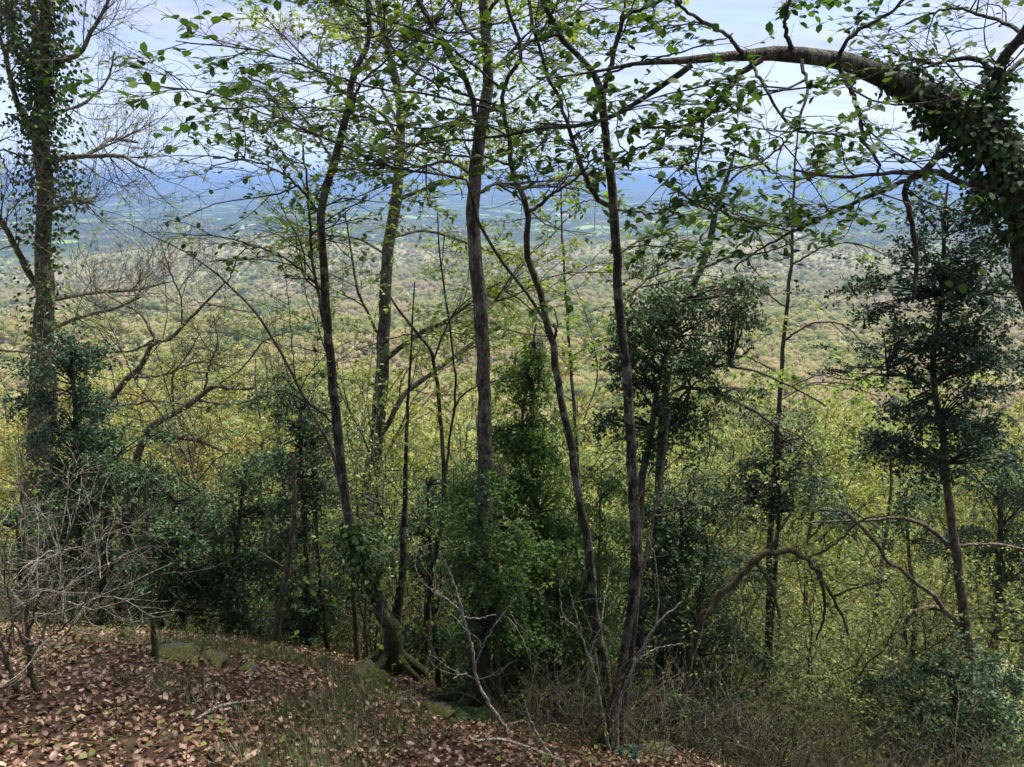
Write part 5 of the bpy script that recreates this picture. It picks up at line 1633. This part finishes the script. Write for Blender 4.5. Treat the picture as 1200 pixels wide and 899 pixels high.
def build_undergrowth():
    rg = np.random.default_rng(77)
    G1, G2 = 'leafy shrubs on the slope', 'bare tangles on the bank'
    la, lb = 'loose yellow-green shrub with thin stems on the slope behind the crest trees', 'loose mid-green shrub with thin stems on the slope behind the crest trees'
    leafy = [shrub_proto('leafy_shrub', 401, la, 'shrub', G1, 2.8, 9, M_BRN, M_TWIG, L_UNDER, 30, (0.03, 0.05), 0.4, (7, 7), 0.016),
             shrub_proto('leafy_shrub', 402, lb, 'shrub', G1, 2.6, 10, M_BRN, M_TWIG, L_SLOPE_G, 30, (0.03, 0.05), 0.5, (7, 7), 0.014),
             shrub_proto('leafy_shrub', 403, 'tall sparse yellow-green shrub with few upright stems on the slope behind the crest trees', 'shrub', G1, 3.2, 8, M_BRN, M_TWIG, L_UNDER, 24, (0.03, 0.05), 0.35, (7, 7), 0.018)]
    spots = []
    for px0, px1, d0, d1, n in [(790, 1210, 7.5, 10, 22), (830, 1210, 10, 14, 26), (560, 860, 9, 14, 18), (380, 620, 9, 14, 14), (-40, 400, 9.5, 15, 22), (-40, 1240, 14, 22, 40)]:
        for k in range(n):
            px = px0 + (px1 - px0) * (k + rg.random()) / n
            d = rg.uniform(d0, d1)
            spots.append((P(px, 600, d)[0], d))
    scatter(leafy, spots, rg, 0.75, 1.25)
    lab = 'dense tangle of thin bare dark brown stems on the bank'
    bare = [shrub_proto('bare_tangle', 411, lab, 'shrub', G2, 1.0, 14, M_BRN, M_TWIG, None, 0, lean=0.7, dens=(6, 5), thick=0.005),
            shrub_proto('bare_tangle', 412, 'tangle of thin tan stems with scattered yellow leaves on the bank', 'shrub', G2, 1.2, 10, M_TAN, M_TWIGT, L_YEL, 2.0, (0.02, 0.035), lean=0.6, dens=(6, 5), thick=0.006),
            shrub_proto('bare_tangle', 413, 'low sprawling tangle of thin tan twigs on the bank', 'shrub', G2, 0.8, 12, M_TAN, M_TWIGT, None, 0, lean=0.9, dens=(5, 4), thick=0.004)]
    spots = []
    for px0, px1, d0, d1, n in [(600, 820, 4.6, 5.6, 18), (860, 1220, 4.3, 5.2, 22), (800, 1220, 4.8, 6.0, 30), (800, 1220, 6.0, 8.0, 26), (640, 820, 5.6, 7, 10), (-40, 130, 6.2, 7.2, 8), (180, 420, 6.6, 7.6, 6)]:
        for k in range(n):
            px = px0 + (px1 - px0) * (k + rg.random()) / n
            d = rg.uniform(d0, d1)
            spots.append((P(px, 800, d)[0], d))
    scatter(bare, spots, rg, 0.6, 1.1)
    G4 = 'thin saplings between the crest trees'
    l4 = ['thin single-stemmed dark sapling with sparse yellow-green leaves between the crest trees', 'thin grey sapling with paired stems and yellow-green leaves between the crest trees', 'thin brown sapling with paired stems and light green leaves between the crest trees']
    sap = [shrub_proto('thin_sapling', 421, l4[0], 'tree', G4, 6.0, 1, M_DARK, M_TWIGD, L_YEL, 9, (0.035, 0.055), 0.12, (5, 6), 0.028),
           shrub_proto('thin_sapling', 422, l4[1], 'tree', G4, 6.5, 2, M_GREY, M_TWIG, L_YEL, 12, (0.035, 0.055), 0.15, (5, 6), 0.024),
           shrub_proto('thin_sapling', 423, l4[2], 'tree', G4, 5.5, 2, M_BRN, M_TWIGD, L_SLOPE_G, 12, (0.035, 0.055), 0.2, (5, 6), 0.02)]
    spots = []
    for px0, px1, d0, d1, n in [(200, 480, 7.5, 12, 10), (480, 800, 7.2, 12, 14), (820, 1190, 7.5, 12, 14), (0, 200, 9, 13, 5)]:
        for k in range(n):
            px = px0 + (px1 - px0) * (k + rg.random()) / n
            d = rg.uniform(d0, d1)
            spots.append((P(px, 600, d)[0], d))
    scatter(sap, spots, rg, 0.7, 1.15)
    # bluish spurge plants
    G3 = 'bluish rosette plants on the bank'
    proto = None
    for px, py, s in [(917, 868, .5), (932, 832, .45), (838, 862, .42), (880, 852, .5), (808, 850, .5), (985, 872, .55), (735, 875, .4), (1010, 850, .5)]:
        if proto is None:
            off = np.array([0, 300., 0])
            proto = thing('spurge_plant', (0, 0, 0), 'low bluish green rosette plant growing in the brown tangle', 'plant', G3)
            for k in range(6):
                a = rg.uniform(0, 6.28)
                st = np.array([[0, 0, -.05], [math.cos(a) * .05, math.sin(a) * .05, .12], [math.cos(a) * .12, math.sin(a) * .12, .28]]) + off
                b = Mesh(off)
                b.tubes(st, np.array([.004, .004, .003]), 5)
                sp = b.build('stem', M_TWIGT, proto)
                n = 16
                an = np.arange(n) * 2.4
                el = np.linspace(-0.3, 0.9, n)
                ax = nrm(np.stack([np.cos(an), np.sin(an), el], -1))
                pos = np.repeat(st[2:3], n, 0) - np.array([0, 0, 1]) * np.linspace(0.1, 0, n)[:, None]
                nm = nrm(np.cross(np.cross(ax, np.broadcast_to(UP, ax.shape)), ax))
                b = Mesh(off)
                b.leaves((pos, ax, nm, rg.uniform(.07, .1, n)), (BEECH[0] * np.array([1, .6, 1]), BEECH[1]))
                b.build('rosette', L_BLUE, sp)
            o = proto
        else:
            o = copy_tree(proto)
        d = ground_hit(px, min(py + 25, 898))
        p = P(px, min(py + 25, 898), d)
        o.location = (p[0], p[1], float(H(p[0], p[1])))
        o.scale = (s,) * 3
        o.rotation_euler = (0, 0, rg.uniform(0, 6.28))
    # ferns
    proto = None
    for px, py, s, lab in [(548, 845, .6, None), (575, 850, .55, None), (530, 845, .5, None)]:
        if proto is None:
            off = np.array([0, 300., 0])
            proto = thing('fern', (0, 0, 0), 'small green fern with arching fronds at the foot of the straight trunk', 'fern', 'ferns at the straight trunk')
            for k in range(8):
                a = k * 0.785 + rg.uniform(-.2, .2)
                t = np.linspace(0, 1, 9)
                L = rg.uniform(.28, .42)
                cl = np.stack([np.cos(a) * t * L * .8, np.sin(a) * t * L * .8, L * (1.1 * t - .85 * t * t)], -1) + off
                b = Mesh(off)
                b.tubes(cl, np.linspace(.003, .001, 9), 4)
                n = 26
                tt = np.repeat(np.linspace(.12, .98, n // 2), 2)
                p, tan, _, _ = interp_poly(np.repeat(cl[None], n, 0), tt)
                sd = nrm(np.cross(tan, UP)) * np.where(np.arange(n) % 2 == 0, 1, -1)[:, None]
                ax = nrm(sd + tan * .35 - UP * .15)
                nm = nrm(np.cross(np.cross(ax, np.broadcast_to(UP, ax.shape)), ax))
                b.leaves((p, ax, nm, .085 * np.sin(np.pi * (tt * .8 + .15))), (KITE[0] * np.array([1, .5, 1]), KITE[1]))
                b.build('frond', L_FERN, proto)
            o = proto
        else:
            o = copy_tree(proto)
        d = ground_hit(px, py)
        p = P(px, py, d)
        o.location = (p[0], p[1], float(H(p[0], p[1])) - .01)
        o.scale = (s,) * 3
        o.rotation_euler = (0, 0, rg.uniform(0, 6.28))


build_undergrowth()


# ------------------------------------------------------------------ mossy stones, fallen leaves, grass
def build_floor():
    import bmesh
    rg = np.random.default_rng(500)
    for k, (px, py, rx, rz, lab) in enumerate([
            (150, 750, .085, .075, 'round moss-covered stone beside the slender sapling'), (205, 775, .17, .06, 'long low moss cushion at the foot of the slender sapling'),
            (248, 778, .12, .055, 'bright moss cushion on the leafy bank below the box shrubs'), (316, 765, .09, .06, 'small mossy stone by the foot of the broken snag'),
            (290, 790, .10, .035, 'flat patch of moss among the fallen leaves'), (432, 800, .14, .12, 'dark mossy stump root beside the slim dark tree'),
            (378, 775, .06, .04, 'little mossy knob on the edge of the crest'), (510, 838, .13, .06, 'mossy stone on the edge left of the straight trunk'),
            (1010 - 240, 886, .14, .05, 'mossy hump in the bank below the forked dark tree')]):
        d = ground_hit(px, py)
        p = P(px, py, d)
        bm = bmesh.new()
        bmesh.ops.create_icosphere(bm, subdivisions=4, radius=1.0)
        for v in bm.verts:
            c = np.array(v.co)
            n = 0.7 * float(fbm(c[0] * 1.6 + k * 7, c[1] * 1.6 + c[2], 60 + k, 3)) + 0.3 * float(fbm(c[0] * 6 + c[2] * 5, c[1] * 6 + k, 80, 3))
            f = 1 + n
            v.co = Vector((c[0] * rx * f, c[1] * rx * 0.8 * f, c[2] * rz * f))
        me = bpy.data.meshes.new('mossy_stone')
        bm.to_mesh(me)
        bm.free()
        for q in me.polygons:
            q.use_smooth = True
        me.materials.append(M_MOSS)
        o = bpy.data.objects.new('mossy_stone', me)
        COL.objects.link(o)
        o.location = (p[0], p[1], float(H(p[0], p[1])) + rz * 0.1)
        o.rotation_euler = (0, 0, rg.uniform(0, 3))
        tag(o, lab, 'stone', 'mossy stones of the bank')
    # leaves
    n = 72000
    x = rg.uniform(-5.8, 4.5, n)
    y = rg.uniform(1.5, 8.0, n)
    yc = np.interp(x, CX, CY)
    bare = fbm(x * 0.9, y * 0.9, 91, 3)
    keep = (rg.random(n) < np.where(y < yc + 0.3, 1.0, 0.55)) & ((bare > -0.45) | (rg.random(n) < 0.3))
    x, y = x[keep], y[keep]
    n = len(x)
    e = 0.02
    z = H(x, y)
    gx, gy = (H(x + e, y) - z) / e, (H(x, y + e) - z) / e
    nm = nrm(np.stack([-gx, -gy, np.ones(n)], -1) + rg.normal(size=(n, 3)) * 0.5)
    a = rg.uniform(0, 6.28, n)
    ax = np.stack([np.cos(a), np.sin(a), np.zeros(n)], -1)
    ax = nrm(ax - (ax * nm).sum(1, keepdims=True) * nm)
    sz = 0.018 + 0.036 * rg.random(n) ** 1.4
    pos = np.stack([x, y, z + rg.uniform(0.004, 0.035, n)], -1) - ax * sz[:, None] * 0.5
    lv = (pos, ax, nm, sz)
    one, rest = pick_single(lv, 300)
    which = rg.integers(0, 3, len(rest[0]))
    b = Mesh()
    far_ = rest[0][:, 1] > 4.6
    for k in range(3):
        b.leaves(tuple(q[(which == k) & ~far_] for q in rest), DRY[k])
        b.leaves(tuple(q[(which == k) & far_] for q in rest), DRYFAR[k])
    o = b.build('leaf_litter', L_LITTER)
    tag(o, 'brown fallen leaves carpeting the bank', 'leaf litter', kind='stuff')
    meshes = []
    for k in range(3):
        me = bpy.data.meshes.new('fallen_leaf')
        me.from_pydata(DRY[k][0].tolist(), [], DRY[k][1].tolist())
        me.polygons.foreach_set('use_smooth', np.ones(len(DRY[k][1]), bool))
        me.materials.append(L_LITTER)
        meshes.append(me)
    for i, (p, ax_, nm_, s) in enumerate(zip(*one)):
        o = bpy.data.objects.new('fallen_leaf', meshes[i % 3])
        COL.objects.link(o)
        sd = np.cross(nm_, ax_)
        o.matrix_basis = Matrix(((ax_[0] * s, sd[0] * s, nm_[0] * s, p[0]), (ax_[1] * s, sd[1] * s, nm_[1] * s, p[1]), (ax_[2] * s, sd[2] * s, nm_[2] * s, p[2]), (0, 0, 0, 1)))
        tag(o, 'curled dry brown leaf lying loose on the leaf-strewn bank', 'leaf', 'single dry leaves on the bank')
    # grass: blades in drifts
    n = 110000
    x = rg.uniform(-5.5, 1.5, n)
    y = rg.uniform(1.3, 7.0, n)
    yc = np.interp(x, CX, CY)
    px, py, _ = project(np.stack([x, y, H(x, y)], -1))
    w = fbm(x * 1.3, y * 1.3, 123, 3) + np.interp(px, [0, 120, 250, 400, 470, 600], [-.35, -.12, .12, .16, -.25, -.5]) + np.interp(py, [740, 800, 900], [-.12, .05, .05])
    k = (rg.random(n) < np.clip(w * 1.4 + 0.10, 0.0, .9)) & (y < yc)
    x, y = x[k], y[k]
    n = len(x)
    h = rg.uniform(0.04, 0.17, n)
    a = rg.uniform(0, 6.28, n)
    ln = rg.uniform(0.2, 1.5, n)
    ax = nrm(np.stack([np.cos(a) * ln, np.sin(a) * ln, np.ones(n)], -1))
    nm = np.stack([-np.sin(a), np.cos(a), np.zeros(n)], -1)
    nm = nrm(np.cross(ax, nm))
    T = (np.array([[0, -.022, 0], [0, .022, 0], [.5, .02, .03], [.5, -.02, .03], [.85, .01, .14], [.85, -.01, .14], [1, 0, .24]]), None)
    b = Mesh()
    tv = T[0]
    side = nrm(np.cross(nm, ax))
    pos = np.stack([x, y, H(x, y) - .01], -1)
    vv = pos[:, None] + h[:, None, None] * (tv[None, :, 0:1] * ax[:, None] + tv[None, :, 1:2] * side[:, None] * 1.0 + tv[None, :, 2:3] * nm[:, None])
    fc = np.array([[0, 1, 2], [0, 2, 3], [3, 2, 4], [3, 4, 5], [5, 4, 6]])
    b.arr(vv, (np.arange(n)[:, None, None] * 7 + fc[None]).reshape(-1, 3))
    o = b.build('grass', L_GRASS)
    tag(o, 'thin green grass growing through the fallen leaves', 'grass', kind='stuff')
    n = 420
    x = rg.uniform(-5.2, 2.0, n)
    y = rg.uniform(1.6, 6.4, n)
    k = y < np.interp(x, CX, CY) + 0.2
    x, y = x[k], y[k]
    n = len(x)
    a = rg.uniform(0, 6.28, n)
    L = rg.uniform(0.06, 0.3, n)
    t = np.linspace(-.5, .5, 4)
    X = x[:, None] + np.cos(a)[:, None] * t * L[:, None] + rg.normal(size=(n, 4)) * .006
    Y = y[:, None] + np.sin(a)[:, None] * t * L[:, None] + rg.normal(size=(n, 4)) * .006
    b = Mesh()
    b.tubes(np.stack([X, Y, H(X, Y) + .025 + rg.uniform(0, .02, (n, 1))], -1), np.repeat(rg.uniform(.0015, .004, (n, 1)), 4, 1), 4)
    o = b.build('twig_litter', M_TAN)
    tag(o, 'small broken twigs strewn over the fallen leaves', 'twig litter', kind='stuff')
    # low creeping green leaves
    n = 9000
    x = rg.uniform(-6, 4, n)
    y = rg.uniform(1.5, 8.5, n)
    k = fbm(x * 1.6, y * 1.6, 151, 3) > 0.12
    x, y = x[k], y[k]
    n = len(x)
    ax = nrm(np.stack([rg.normal(size=n), rg.normal(size=n), rg.uniform(0, .5, n)], -1))
    nm = nrm(rg.normal(size=(n, 3)) * .4 + UP)
    nm = nrm(nm - (nm * ax).sum(1, keepdims=True) * ax)
    b = Mesh()
    b.leaves((np.stack([x, y, H(x, y) + rg.uniform(.02, .07, n)], -1), ax, nm, rg.uniform(.015, .04, n)), IVYL)
    o = b.build('creeping_plants', L_UNDER)
    tag(o, 'small creeping green leaves among the fallen leaves', 'ground cover', kind='stuff')


build_floor()
